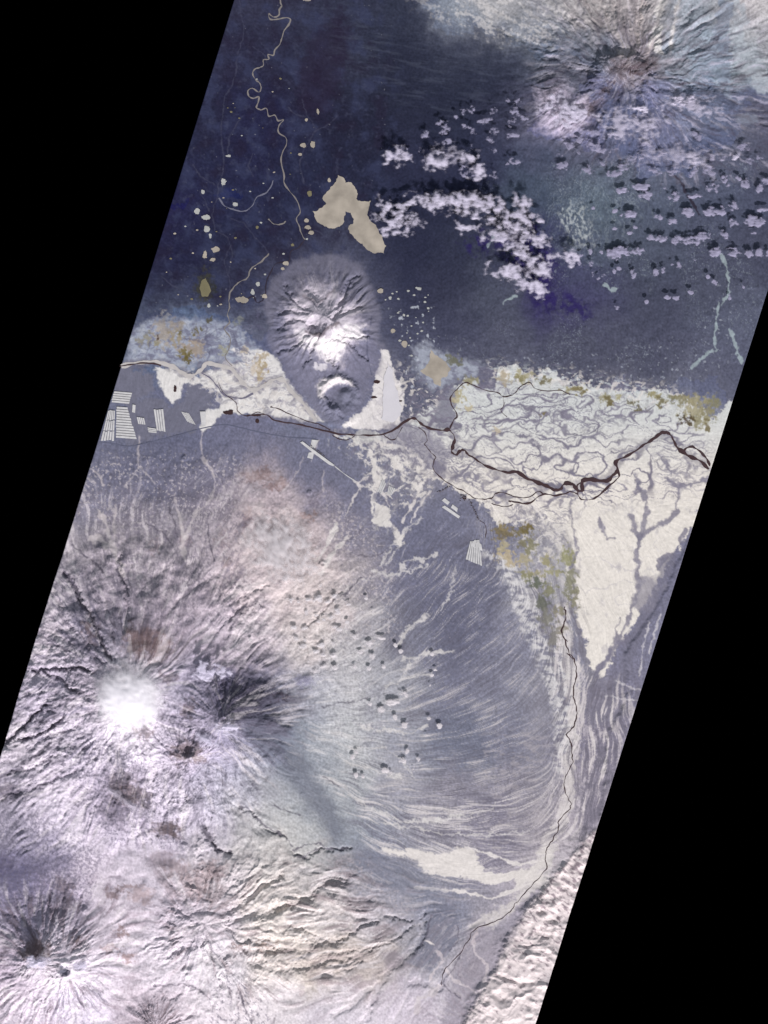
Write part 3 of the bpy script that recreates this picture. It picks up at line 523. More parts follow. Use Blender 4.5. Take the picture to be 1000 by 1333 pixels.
# valleys of ash flows on the grey volcano
for p, wd, c_ in (("815,78 805,55 795,35 785,10 780,-30", 13, (168, 164, 170)), ("858,70 852,45 858,20 864,-30", 9, (200, 198, 202)), ("844,60 850,50 856,40", 6, (210, 210, 215)), ("872,68 876,40 882,10 890,-20", 4, (205, 202, 206)), ("828,60 834,20 838,-30", 6, (188, 180, 184)), ("945,-30 960,30 965,80 1000,110", 22, (165, 172, 185)), ("920,90 935,50 945,10", 20, (140, 150, 170)), ("940,60 945,100 950,115", 18, (128, 138, 158)),
                  ("960,150 985,155", 10, (128, 134, 154)), ("850,55 842,70 838,78", 5, (178, 170, 176))):
    pline(p, wd, c_, soft=3, wa=2, wb=2, k=.8)
for x_, y_, rx_, ry_ in ((824, 95, 8, 5), (816, 88, 8, 6), (838, 88, 8, 4), (790, 118, 7, 4), (795, 110, 5, 3), (784, 122, 5, 4), (765, 145, 4, 3), (850, 85, 6, 4), (830, 100, 7, 2), (752, 140, 7, 2), (762, 148, 5, 2), (768, 138, 3, 5)):
    blob(x_, y_, rx_, ry_, (62, 48, 52), k=.8, wb=2.5, soft=.6)
blob(822, 92, 20, 11, (88, 76, 82), k=.6, soft=.8, wb=5, holes=.3); blob(770, 140, 14, 9, (100, 88, 96), k=.5, soft=.8, wb=5, holes=.3); blob(850, 85, 24, 9, (104, 96, 104), k=.4, soft=.8, wb=5, holes=.3)
for p in ("775,145 800,125 815,110 850,102 870,104", "728,133 740,142 757,152 770,140 775,135", "880,112 900,108 920,112 944,112"): pline(p, 2.2, (70, 60, 72), soft=1.5, wb=2.5, k=.7)
w_, m = area("720,20 1100,40 1100,200 900,240 740,200 690,150", soft=20)
n = rstreak(w_, 810, 110, 16, 45, 610, 4)
paint(w_, m*ss(.1, .45, n)*.5, (188, 184, 206)); paint(w_, m*ss(.05, .4, -n)*.6, (78, 76, 96))
parea("790,120 830,125 850,150 830,200 810,210 790,190 780,150", (84, 92, 124), k=.55, soft=10, wb=4)
parea("700,120 735,115 760,135 765,165 735,180 705,165", (200, 192, 214), k=.65, soft=12, wb=4)
# southern foot of the grey volcano: feathered pale fan
w_, m = area("715,230 770,225 850,240 850,300 800,330 730,330 700,270", soft=20)
n = rstreak(w_, 770, 180, 42, 40, 620, 4, wob=14); paint(w_, m*ss(.0, .5, n)*.4, (146, 156, 168)); paint(w_, m*ss(.0, .5, -n)*.35, (78, 84, 104))
w_, m = area("735,270 760,265 772,300 768,325 745,318 728,290", soft=6, wb=4); paint(w_, m*ss(-.1, .3, fbm(X[w_]/4, Y[w_]/6, 625, 3))*.7, (172, 178, 186))
for p in ("878,228 888,240 892,250", "895,255 903,265 910,280"): pline(p, 3, (48, 42, 56), wb=1.5, k=.85)
for p, wd in (("940,333 947,350 949,370 948,385 940,395", 3.4), ("935,395 932,420 930,440 932,455", 3), ("928,455 910,470 900,480", 3), ("950,430 958,450 965,470", 5), ("788,372 795,378 800,376", 4), ("672,385 660,390 655,396", 3), ("635,320 640,312 645,305", 3)):
    pline(p, wd, (150, 162, 172), wb=2.2, k=.85)
# violet spruce among the clouds
for p in ("640,300 700,290 720,340 715,380 750,385 770,400 765,415 740,410 700,400 650,330", "600,320 625,300 650,320 610,335"):
    w_, m = area(p, soft=8, wb=4); paint(w_, m*ss(-.25, .15, fbm(X[w_]/11, Y[w_]/11, 630, 3))*.75, (42, 32, 92))

# ---- snowy mountains, lower left
# streaky rock and fresh ash on volcano flanks
def flank(cx, cy, r0, r1, f, col, k, th, seed, a0=None, aw=3.2, L=50, wob=4):
    w_ = win(cx-r1*1.2, cy-r1*1.2, cx+r1*1.2, cy+r1*1.2)
    r, t, c, s = polar(w_, cx, cy, wob); n = fbm(c*f+r/L, s*f+r/L*.7, seed, 3, .6)
    m = ss(r0*.7, r0*1.2, r)*ss(r1*1.1, r1*.6, r)
    if a0 is not None: m = m*ss(aw, aw*.55, np.abs((t-a0+np.pi) % (2*np.pi)-np.pi))
    paint(w_, m*ss(th, th+.3, n)*k, col)
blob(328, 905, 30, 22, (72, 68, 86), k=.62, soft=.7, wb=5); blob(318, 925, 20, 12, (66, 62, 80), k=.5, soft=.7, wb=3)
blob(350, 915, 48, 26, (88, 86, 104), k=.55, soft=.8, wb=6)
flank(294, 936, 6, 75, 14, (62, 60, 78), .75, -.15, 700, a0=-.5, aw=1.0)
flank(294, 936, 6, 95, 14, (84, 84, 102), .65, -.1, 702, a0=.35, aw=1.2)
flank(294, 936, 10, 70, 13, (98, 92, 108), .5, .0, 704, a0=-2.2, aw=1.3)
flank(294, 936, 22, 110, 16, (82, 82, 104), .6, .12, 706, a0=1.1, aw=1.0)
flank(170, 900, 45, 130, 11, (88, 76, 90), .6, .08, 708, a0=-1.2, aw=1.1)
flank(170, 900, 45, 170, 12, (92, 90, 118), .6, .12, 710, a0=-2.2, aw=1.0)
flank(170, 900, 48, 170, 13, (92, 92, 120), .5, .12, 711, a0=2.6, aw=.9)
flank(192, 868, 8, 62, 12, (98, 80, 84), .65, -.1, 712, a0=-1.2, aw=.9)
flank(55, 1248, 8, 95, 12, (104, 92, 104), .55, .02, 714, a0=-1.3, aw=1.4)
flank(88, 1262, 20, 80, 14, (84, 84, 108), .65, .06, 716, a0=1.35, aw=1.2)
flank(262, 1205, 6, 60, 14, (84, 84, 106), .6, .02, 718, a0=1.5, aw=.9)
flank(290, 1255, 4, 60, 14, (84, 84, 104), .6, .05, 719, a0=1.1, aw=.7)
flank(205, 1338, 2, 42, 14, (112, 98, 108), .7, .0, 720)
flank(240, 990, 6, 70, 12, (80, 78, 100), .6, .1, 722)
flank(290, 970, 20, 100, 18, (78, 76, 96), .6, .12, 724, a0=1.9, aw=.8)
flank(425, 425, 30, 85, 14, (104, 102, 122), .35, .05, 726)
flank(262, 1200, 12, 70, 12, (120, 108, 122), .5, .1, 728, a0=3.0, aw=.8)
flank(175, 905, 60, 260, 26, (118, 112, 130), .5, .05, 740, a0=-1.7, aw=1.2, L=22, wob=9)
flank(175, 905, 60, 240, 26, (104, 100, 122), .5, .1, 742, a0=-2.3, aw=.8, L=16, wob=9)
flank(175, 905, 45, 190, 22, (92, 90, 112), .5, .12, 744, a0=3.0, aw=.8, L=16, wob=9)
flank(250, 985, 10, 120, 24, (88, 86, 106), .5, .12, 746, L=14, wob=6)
# snow on the eroded cone, with its lit crescent and shaded wall painted in
parea("345,400 352,365 380,340 430,330 470,345 492,390 498,450 488,495 470,535 445,552 418,548 392,512 352,460", (122, 121, 142), k=.6, soft=5, wa=4)
parea("375,400 395,375 410,368 430,370 450,395 465,400 470,420 465,440 445,460 440,475 420,465 405,450 385,445 378,425", (212, 205, 220), k=.62, soft=12, wb=4)
blob(418, 478, 8, 4, (215, 212, 222), k=.6); parea("421,492 440,487 458,495 462,503 445,497 428,505 420,520 414,515 414,500", (226, 220, 228), k=.8, soft=3)
parea("440,515 455,505 465,510 468,525 455,530 442,525", (112, 114, 136), k=.6, soft=4)
parea("384,430 400,440 428,438 438,425 470,425 475,440 450,445 440,470 425,470 410,455 395,450", (228, 224, 234), k=.75, soft=5, wb=3)  # snow, painted brighter along the sunlit southern crescent
pline("398,431 408,437 420,436 430,427 441,421", 4, (70, 58, 66), wb=2, soft=1.8, k=.75); pline("396,386 406,391 415,395 423,388 436,378", 2.4, (120, 108, 116), wb=2, soft=2, k=.6)  # shade of the north-facing crater wall and upper notch, painted dark
pline("484,412 482,425 478,440 478,460 482,480 484,488", 1.2, (88, 90, 115), wb=.4, k=.8)
# brown scoria and old lava
BR = [(190, 828, 16, 9, (120, 100, 104)), (205, 840, 14, 8, (128, 110, 114)), (178, 838, 8, 10, (112, 96, 100)), (173, 818, 3, 6, (96, 78, 80)), (118, 815, 5, 8, (110, 92, 98)), (122, 830, 6, 10, (100, 88, 98)), (48, 1228, 9, 9, (92, 76, 80)), (40, 1238, 10, 5, (98, 84, 90)), (58, 1232, 8, 6, (96, 80, 84)), (82, 1152, 8, 6, (96, 84, 96)), (88, 1165, 5, 9, (112, 104, 120)),
      (146, 1163, 6, 5, (128, 110, 114)), (165, 1155, 8, 3, (140, 124, 128)), (185, 1163, 10, 8, (165, 150, 156)), (102, 1221, 2, 5, (104, 86, 88)), (165, 1245, 5, 6, (138, 116, 116)), (158, 1213, 5, 3, (140, 118, 118)), (143, 1235, 7, 4, (150, 132, 138)), (210, 1120, 11, 8, (150, 140, 152)), (232, 1130, 10, 8, (168, 154, 162)), (255, 1150, 14, 14, (166, 152, 160)), (280, 1130, 12, 8, (168, 154, 162)), (245, 973, 13, 9, (112, 100, 108)), (236, 980, 6, 8, (104, 90, 98)), (261, 982, 5, 7, (104, 88, 94)),
      (160, 1020, 12, 14, (96, 86, 94)), (172, 1035, 14, 8, (118, 104, 112)), (150, 1055, 13, 13, (96, 90, 108)), (188, 1036, 6, 10, (84, 78, 90)), (215, 1078, 13, 6, (110, 98, 102)), (225, 1082, 8, 7, (98, 84, 90)), (160, 990, 7, 12, (108, 106, 124)), (190, 950, 8, 5, (118, 106, 112)), (155, 985, 6, 5, (95, 92, 110)), (222, 880, 8, 5, (120, 108, 122)), (248, 920, 6, 7, (112, 98, 108)), (8, 1030, 10, 8, (110, 102, 118)), (25, 1033, 8, 7, (96, 92, 112)), (0, 1130, 12, 12, (88, 84, 112)), (30, 1133, 18, 5, (84, 82, 112)), (12, 1150, 22, 8, (96, 94, 124)), (60, 1125, 25, 8, (124, 120, 146)),
      (330, 620, 10, 5, (120, 102, 108)), (346, 618, 8, 5, (124, 106, 110)), (354, 634, 8, 3, (134, 114, 118)), (365, 628, 6, 4, (140, 122, 126)), (402, 672, 6, 2.5, (138, 116, 116)), (320, 682, 4, 10, (150, 130, 136)), (325, 670, 3, 7, (150, 134, 142)), (409, 653, 3, 4, (110, 104, 124)), (367, 906, 10, 2.2, (70, 62, 76)), (336, 785, 4, 2, (60, 58, 70)), (299, 732, 5, 5, (150, 135, 142)), (290, 700, 4, 12, (150, 138, 148)), (240, 700, 4, 8, (140, 126, 138)), (203, 712, 4, 6, (148, 136, 146)), (283, 1135, 5, 5, (140, 128, 138)), (390, 1290, 4, 3, (180, 170, 180)), (312, 1230, 8, 2, (110, 90, 90)), (345, 1229, 12, 3, (140, 122, 120))]
for x_, y_, rx_, ry_, c_ in BR: blob(x_, y_, rx_, ry_, c_, k=.68, wb=4, soft=.8, holes=.3)
# bare rock and scrub along the gullies of the snowy mountains; snow lying in the stream beds of the fan
for p_, k_ in (("-60,1000 20,760 90,600 330,600 330,760 290,860 340,960 330,1060 250,1110 480,1120 500,1230 420,1290 330,1383 -60,1383 -60,1100", .42), ("690,-60 1150,-60 1150,260 760,230 690,160", .5)):
    w_, m = area(p_, soft=20); bare = ss(-.25, .35, fbm(X[w_]/45, Y[w_]/45, 260, 3)+.05)
    paint(w_, m*k_*ss(.12, .42, FLOWA[w_])*ss(.02, .09, SLP[w_])*(.35+.65*bare), (92, 86, 102))
    paint(w_, m*k_*.9*ss(.22, .5, FLOWB[w_])*bare, (104, 98, 112))
w_, m = area(fan, soft=25); paint(w_, m*.75*ss(.22, .5, FLOWA[w_]), (178, 176, 184))
for p_, k_, c_ in (("-60,1000 20,760 90,640 330,640 400,800 400,960 340,1060 250,1110 -60,1110", .45, (96, 92, 110)), ("-60,1160 130,1140 190,1200 170,1300 120,1383 -60,1383", .55, (108, 96, 106)), ("200,1120 460,1120 520,1220 470,1290 300,1320 200,1260", .5, (126, 114, 120)), ("300,1120 560,1130 640,1210 600,1383 350,1383", .35, (140, 132, 144)), ("690,-60 1150,-60 1150,150 940,170 760,180 690,150", .42, (82, 74, 86)), ("370,400 378,370 395,355 430,350 460,362 475,390 475,435 455,462 410,468 372,445", .35, (92, 88, 106)), ("100,600 330,600 330,760 60,780", .25, (118, 114, 130))):
    w_, m = area(p_, soft=22); patch = fbm(X[w_]/34, Y[w_]/34, 275, 3)*2.2+.1
    L_ = LF[w_]*.45+LM[w_]*.6+LC[w_]*.35; paint(w_, m*k_*ss(.3, 1.7, L_+patch), c_); paint(w_, m*k_*.8*ss(.3, 1.7, -L_+patch*.4), (226, 220, 230) if c_[2] > 90 else (186, 182, 198))
# dark rock specks on snow
def specks(p, col, k, th, s_, seed, soft=15, sx=1, rot=0.0):
    w_, m = area(p, soft=soft); c, s = math.cos(rot), math.sin(rot)
    n = fbm((X[w_]*c+Y[w_]*s)/s_/sx, (Y[w_]*c-X[w_]*s)/s_, seed, 3, .6)+W1[w_]*.25; paint(w_, m*ss(th, th+.12, n)*k, col)
specks("-60,1040 60,1060 140,1110 120,1180 -80,1180", (106, 102, 124), .5, .0, 4, 800)
specks("60,930 120,940 160,980 110,1000 40,960", (86, 84, 108), .6, .12, 4, 802, sx=2, rot=-.5)
specks("-30,900 60,880 110,950 90,1020 -60,1060", (92, 88, 108), .65, .22, 5, 804, sx=3, rot=-.5)
specks("110,960 200,970 240,1050 250,1110 140,1100 90,1020", (88, 86, 108), .5, .15, 4, 806)
specks("60,760 120,740 160,820 150,870 80,860", (92, 90, 112), .6, .15, 5, 808, sx=2, rot=.9)
specks("100,640 330,640 320,820 200,820 120,740", (130, 124, 142), .55, .12, 4.5, 810, sx=1.5, rot=1.1)
specks("90,590 320,590 330,660 300,700 90,690", (186, 181, 190), .6, .22, 4.5, 812)
specks("420,640 500,700 520,820 470,860 430,760", (190, 184, 190), .55, .16, 4, 813)
specks("430,660 480,760 470,860 520,900 500,1000 440,980 400,820", (128, 126, 142), .45, .2, 4, 814)
specks("180,1160 260,1180 240,1330 160,1330 150,1220", (150, 138, 150), .35, .25, 5, 816)
specks("280,1250 330,1270 360,1340 270,1350", (96, 94, 114), .6, .18, 4, 818, sx=1.6, rot=1.0)
specks("0,1280 160,1280 130,1400 -80,1400", (150, 140, 158), .5, .15, 5, 820)
specks("560,1170 640,1200 620,1300 560,1300 530,1200", (176, 172, 184), .4, .2, 6, 822, sx=1.6, rot=-.8)
specks("600,1280 640,1300 600,1400 540,1400 570,1330", (150, 142, 156), .5, .1, 6, 824)
specks("400,1100 480,1120 540,1180 480,1220 400,1180", (176, 170, 180), .5, .15, 6, 826)
specks("620,960 720,940 715,1110 640,1110", (162, 158, 168), .5, .1, 6, 828, sx=3, rot=-.1)
# lava-flow edges and ravines as thin dark lines
for p, wd in (("60,917 45,930 30,948 10,965", 4), ("70,965 45,985 30,993", 3), ("90,930 70,945 45,958 30,962", 3), ("30,1000 10,1007 0,1012", 3), ("80,1012 55,1022 35,1028", 2.4), ("40,988 60,978 85,960", 2.4),
              ("45,872 75,870 105,867 118,872", 3.5), ("60,875 85,885 92,895 112,900", 3), ("85,745 100,765 108,785 120,800 128,815 140,845 150,858", 4.5), ("155,742 165,760 170,775", 4), ("55,828 75,838 95,848", 2.6), ("50,935 60,940 75,930", 3),
              ("293,882 294,900 291,925 294,936", 2.4), ("285,915 289,928 292,935", 1.6), ("275,1090 282,1105 300,1110", 4), ("266,1075 275,1095", 4), ("312,1052 322,1050 328,1058 345,1075 360,1082 370,1088", 2.2), ("355,1048 372,1055 390,1060", 1.4),
              ("382,1112 395,1116 410,1106 425,1104 440,1106 455,1104", 3.2), ("382,1107 395,1100 415,1097 425,1104", 2), ("350,1082 368,1086 380,1100", 1.8), ("448,1150 455,1142 465,1137", 1.6), ("420,920 440,915 465,912 480,908", 1.2), ("420,1010 432,1018 440,1022", 1.4), ("305,795 320,790 335,786", 1.5), ("300,820 312,800 322,785", 2),
              ("450,775 460,762 470,752", 2), ("448,773 430,785 420,793", 1.5), ("470,690 462,700 445,705", 1.2), ("500,720 485,725 465,722", 1.2), ("272,683 272,700 280,730", 1.6), ("110,722 125,732 135,745", 2.4), ("95,710 110,722", 2), ("157,725 158,748 165,760", 4),
              ("220,660 228,680 232,700", 1.6), ("190,680 215,695 225,710", 1.4), ("600,1240 590,1262 575,1280 585,1290 600,1300", 1.3), ("562,1190 556,1215 540,1245", 1.6), ("597,1205 596,1225 585,1238", 1.2), ("313,1290 318,1310 330,1335", 2.2), ("200,1283 240,1280 260,1288 275,1300", 1.6)):
    pline(p, wd, (84, 80, 98), soft=1.2, wb=2.2, k=.75)
for p, wd in (("182,568 180,590 181,607 172,622 163,632", 1.4), ("181,607 195,620 202,630", 1.2), ("263,562 262,580 264,595 275,610 280,625 276,650 265,660 255,668", 1.4), ("118,610 128,617 135,632", 2), ("262,596 270,605 278,620", 1.2), ("422,612 420,630 422,640", 1), ("395,595 390,610 380,625 368,640", 1),
              ("130,665 140,685 145,705 150,722 160,735 163,750", 7), ("145,700 138,680 128,662", 3), ("150,700 148,680 152,660", 4), ("240,690 238,710 243,730", 6), ("258,660 250,680 242,700", 4), ("228,650 235,675 240,700", 3), ("415,573 405,600", 1), ("120,700 135,705 140,710", 9)):
    pline(p, wd, (190, 184, 192), soft=1.3, wb=1.8, k=.7)
w_, m = area("325,620 390,640 440,720 470,800 400,870 330,800 300,700", soft=20)
paint(w_, m*ss(-.2, .4, fbm((X[w_]+Y[w_]*.4)/38, (Y[w_]-X[w_]*.3)/26, 840, 3))*.45, (214, 202, 208))
parea("300,1240 380,1225 470,1235 500,1255 440,1275 330,1262", (182, 172, 178), k=.3, soft=18)

w_, m = area("740,610 880,640 900,600 920,660 850,790 780,900", soft=30)
paint(w_, m*ss(.1, .6, fbm(X[w_]/22, Y[w_]/34, 850, 5, .6))*.35, (182, 180, 188))
C *= np.clip(1+LF*.04+FN*.10+LM*.02, .6, 1.4)[..., None]
C *= np.array([1.005, .975, .95], F)
C *= (.93+.13*ss(.15, .5, C))
# keep the mountains' foot on the plain, level every lake bed
H = np.maximum(H, -1.5)
for p in ("440,228 450,231 466,252 464,259 483,261 480,272 503,320 500,330 488,330 455,303 461,285 450,275 438,296 418,292 407,280 425,262", "560,450 587,480 574,503 547,483", "262,366 275,378 263,386", "505,470 522,540 496,545 498,500"):
    w_, m = area(p, soft=5, wa=0, wb=0, pad=6); lv = float((H[w_]*m).sum()/m.sum()); H[w_] = H[w_]*(1-m)+lv*m
def hat(x, y):
    v = (y-YA); j = int(np.clip(v, 0, len(ys)-2)); yy = ys[j]; u = (x-xl(yy))/(xr(yy)-xl(yy))*NU; i = int(np.clip(u, 0, NU-1))
    return float(max(H[j, i], H[j+1, i], H[j, i+1], H[j+1, i+1]))

# ------------------------------------------------------------------ materials
def mat(name, col=None, rough_=.9, attr=None, bump_=0.0, alpha=None, spec=.2, scale=3.0, var=0.0):
    m = bpy.data.materials.new(name); m.use_nodes = True; n = m.node_tree.nodes; l = m.node_tree.links
    b = n['Principled BSDF']; b.inputs['Roughness'].default_value = rough_; b.inputs['Specular IOR Level'].default_value = spec
    tc = n.new('ShaderNodeTexCoord'); ns = n.new('ShaderNodeTexNoise'); ns.inputs['Scale'].default_value = scale; ns.inputs['Detail'].default_value = 6
    l.new(tc.outputs['Object'], ns.inputs['Vector'])
    mx = n.new('ShaderNodeMix'); mx.data_type = 'RGBA'; mx.blend_type = 'MULTIPLY'; mx.inputs['Factor'].default_value = 1.0
    rmp = n.new('ShaderNodeMapRange'); rmp.inputs['To Min'].default_value = 1-var; rmp.inputs['To Max'].default_value = 1+var
    rmp.inputs['From Min'].default_value = .3; rmp.inputs['From Max'].default_value = .7
    l.new(ns.outputs['Fac'], rmp.inputs['Value']); l.new(rmp.outputs[0], mx.inputs['B'])
    if attr:
        at = n.new('ShaderNodeAttribute'); at.attribute_name = attr; l.new(at.outputs['Color'], mx.inputs['A'])
    else: mx.inputs['A'].default_value = (*[float(t) for t in col], 1)
    l.new(mx.outputs['Result'], b.inputs['Base Color'])
    if alpha:
        at2 = n.new('ShaderNodeAttribute'); at2.attribute_name = alpha; l.new(at2.outputs['Fac'], b.inputs['Alpha'])
    return m
M_LAND = mat('land_cover', attr='cover', rough_=.95, scale=2.5, var=.07, spec=.0)

# ------------------------------------------------------------------ which piece of land is which mountain
# (x, y, R, label, category, crater radius list)
def zone(k, poly, wa=3, wb=1.5):
    w_, m = area(poly, soft=.5, wa=wa, wb=wb); s = ID[w_]; s[m > .5] = k
VOL = [
 (1, "60,830 110,740 200,720 300,735 345,800 300,850 262,872 238,905 228,950 200,985 140,985 90,960 40,960 20,900", "broad snow shield volcano with a domed white icecap, west of the tall steep cone"),
 (2, "262,872 300,850 350,860 400,900 400,960 370,1010 330,1000 300,985 270,975 240,950 238,905", "tall steep volcanic cone with its right flank dark with ash and a sharp summit"),
 (3, "228,950 240,950 270,975 300,985 330,1000 340,1060 310,1110 270,1112 230,1095 200,1060 195,1000 205,985", "craggy snowy volcano with a scooped brown crater, just below the tall ash-darkened cone"),
 (4, "-60,1190 60,1160 130,1165 185,1210 180,1270 150,1330 70,1350 -60,1350", "twin-summit snowy volcano with a small round black crater in the lower left corner"),
 (5, "215,1150 290,1115 400,1115 470,1145 500,1200 490,1265 420,1290 330,1290 250,1290 200,1240", "low gullied volcano with long snowy valleys fanning right, at the bottom centre"),
 (6, "160,1310 180,1290 230,1290 255,1320 250,1383 160,1383", "small brown-streaked snowy cone cut by the bottom edge of the picture"),
 (7, "330,420 350,370 380,335 430,325 475,345 495,390 498,450 485,490 470,535 445,555 415,548 390,510 355,460", "lone eroded volcano with a white gullied summit, standing between lake and river"),
 (8, "690,140 700,70 760,30 850,0 940,40 960,110 930,190 830,225 740,215 700,190", "grey ash-covered volcano half veiled by cloud at the top right"),
 (9, "775,1080 800,1070 730,1400 560,1400 600,1335 640,1270 662,1215 712,1150", "steep snowy mountain range with dark ribs along the right edge, bottom right"),
]
for k, p, _ in VOL: zone(k, p)
CR = {2: (294, 934, 5), 3: (247, 973, 12), 4: (87, 1259, 9), 8: (808, 120, 26)}
for k, (cx, cy, R) in CR.items():
    w_ = win(cx-R-3, cy-R-3, cx+R+3, cy+R+3); s = ID[w_]; s[np.hypot(X[w_]-cx+V1[w_]*1.5, Y[w_]-cy+V2[w_]*1.5) < R] = 20+k
w_ = win(405, 480, 480, 550); s = ID[w_]; s[np.hypot(X[w_]-441, Y[w_]-514) < 27+V1[w_]*4] = 11
PARTS = [(1, 'icecap', 31), (7, 'horseshoe_crater', 11), (7, 'summit', 32), (8, 'lava_dome', 33), (4, 'crater', 34), (4, 'summit', 35), (5, 'summit', 36), (6, 'summit', 37), (3, 'ridge', 38), (2, 'ash_slope', 39)]
for pid, q_ in ((31, "125,875 150,862 185,860 210,880 222,905 212,940 180,955 145,948 122,920"), (32, "392,372 420,362 455,372 470,400 468,432 440,455 405,450 384,425"), (35, "35,1238 50,1232 68,1238 70,1256 52,1266 36,1256"), (36, "255,1192 285,1188 300,1200 290,1215 265,1216"), (37, "195,1322 215,1322 220,1345 198,1348"), (38, "235,1010 270,1005 292,1040 280,1080 250,1075 232,1045"), (39, "296,885 340,872 385,900 385,940 340,965 303,950 301,925")):
    w_, m = area(q_, soft=.5, wa=2, wb=1); s_ = ID[w_]; s_[(m > .5) & (s_ < 20) & (s_ > 0) & (s_ != 11)] = pid
w_ = win(795, 112, 826, 138); s_ = ID[w_]; s_[np.hypot(X[w_]-811, Y[w_]-125) < 9+V1[w_]] = 33
w_ = win(94, 1243, 114, 1263); s_ = ID[w_]; s_[(np.hypot(X[w_]-104, Y[w_]-1253) < 7) & (s_ == 4)] = 34
blob(87, 1259, 6, 5, (88, 92, 112), k=.85, wb=3); blob(80, 1257, 4, 4, (80, 78, 92), k=.7)
# normals from the whole height field, so the pieces meet without a seam
PXc = np.stack([(X-500)/10, (666.5-Y)/10, H/10], -1).astype(F)
du = np.gradient(PXc, axis=1); dv = np.gradient(PXc, axis=0)
NRM = np.cross(dv, du); NRM /= np.linalg.norm(NRM, axis=2, keepdims=True); NRM[NRM[..., 2] < 0] *= -1
rows, cols = X.shape
IDQ = ID[:-1, :-1]
jj, ii = np.mgrid[0:rows-1, 0:cols-1]
def grid_mesh(name, sel, parent=None, skirt=False):
    q = np.stack([jj[sel]*cols+ii[sel], (jj[sel]+1)*cols+ii[sel], (jj[sel]+1)*cols+ii[sel]+1, jj[sel]*cols+ii[sel]+1], 1)
    used, inv = np.unique(q.ravel(), return_inverse=True); inv = inv.reshape(-1, 4).astype(np.int32)
    co = PXc.reshape(-1, 3)[used]; nr = NRM.reshape(-1, 3)[used]; cc = C.reshape(-1, 3)[used]
    if skirt:
        edge = [(0, i) for i in range(cols)]+[(j, cols-1) for j in range(1, rows)]+[(rows-1, i) for i in range(cols-2, -1, -1)]+[(j, 0) for j in range(rows-2, 0, -1)]
        idx = np.array([j*cols+i for j, i in edge]); pos = np.searchsorted(used, idx); ok = (pos < len(used)) & (used[np.minimum(pos, len(used)-1)] == idx)
        b = co[np.minimum(pos, len(used)-1)].copy(); b[:, 2] = -3.0; n0 = len(co)
        co = np.concatenate([co, b]); nr = np.concatenate([nr, np.repeat([[0, 0, -1.]], len(b), 0)]); cc = np.concatenate([cc, np.repeat([[.02, .02, .025]], len(b), 0)])
        k = np.arange(len(idx)); k2 = (k+1) % len(idx); g = ok[k] & ok[k2]
        inv = np.concatenate([inv, np.stack([pos[k], pos[k2], n0+k2, n0+k], 1)[g].astype(np.int32)])
    me = bpy.data.meshes.new(name); nv, nf = len(co), len(inv)
    me.vertices.add(nv); me.vertices.foreach_set('co', co.astype(F).ravel())
    me.loops.add(nf*4); me.loops.foreach_set('vertex_index', inv.ravel())
    me.polygons.add(nf); me.polygons.foreach_set('loop_start', np.arange(0, nf*4, 4, dtype=np.int32))
    me.update(calc_edges=True)
    at = me.color_attributes.new('cover', 'FLOAT_COLOR', 'POINT')
    at.data.foreach_set('color', np.concatenate([np.clip(cc, 0.004, .93), np.ones((nv, 1))], 1).astype(F).ravel())
    me.polygons.foreach_set('use_smooth', np.ones(nf, bool))
    if not skirt: me.normals_split_custom_set_from_vertices(nr.astype(float))
    me.materials.append(M_LAND)
    o = bpy.data.objects.new(name, me); sc.collection.objects.link(o)
    if parent: o.parent = parent
    return o
def tag(o, label=None, cat=None, group=None, kind=None):
    if label: o['label'] = label
    if cat: o['category'] = cat
    if group: o['group'] = group
    if kind: o['kind'] = kind
    return o
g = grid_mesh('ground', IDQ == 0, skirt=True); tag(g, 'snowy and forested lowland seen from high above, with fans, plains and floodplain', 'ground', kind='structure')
names = {9: 'mountain_range'}
for k, p, lab in VOL:
    if k == 9: tag(grid_mesh('mountain_range', IDQ == k), lab, 'mountain range'); continue
    p = P(p); cx, cy = sum(q[0] for q in p)/len(p), sum(q[1] for q in p)/len(p)
    e_ = bpy.data.objects.new('volcano', None); sc.collection.objects.link(e_); e_.location = B3(cx, cy, 0); e_.empty_display_size = .5; tag(e_, lab, 'volcano')
    parts = [('slopes', k)]
    if k in CR: parts.append(('crater', 20+k))
    parts += [(nm, pid) for (vk, nm, pid) in PARTS if vk == k]
    for nm, pid in parts:
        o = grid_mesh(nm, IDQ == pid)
        if o: o.parent = e_; o.matrix_parent_inverse = Matrix.Translation(-e_.location)

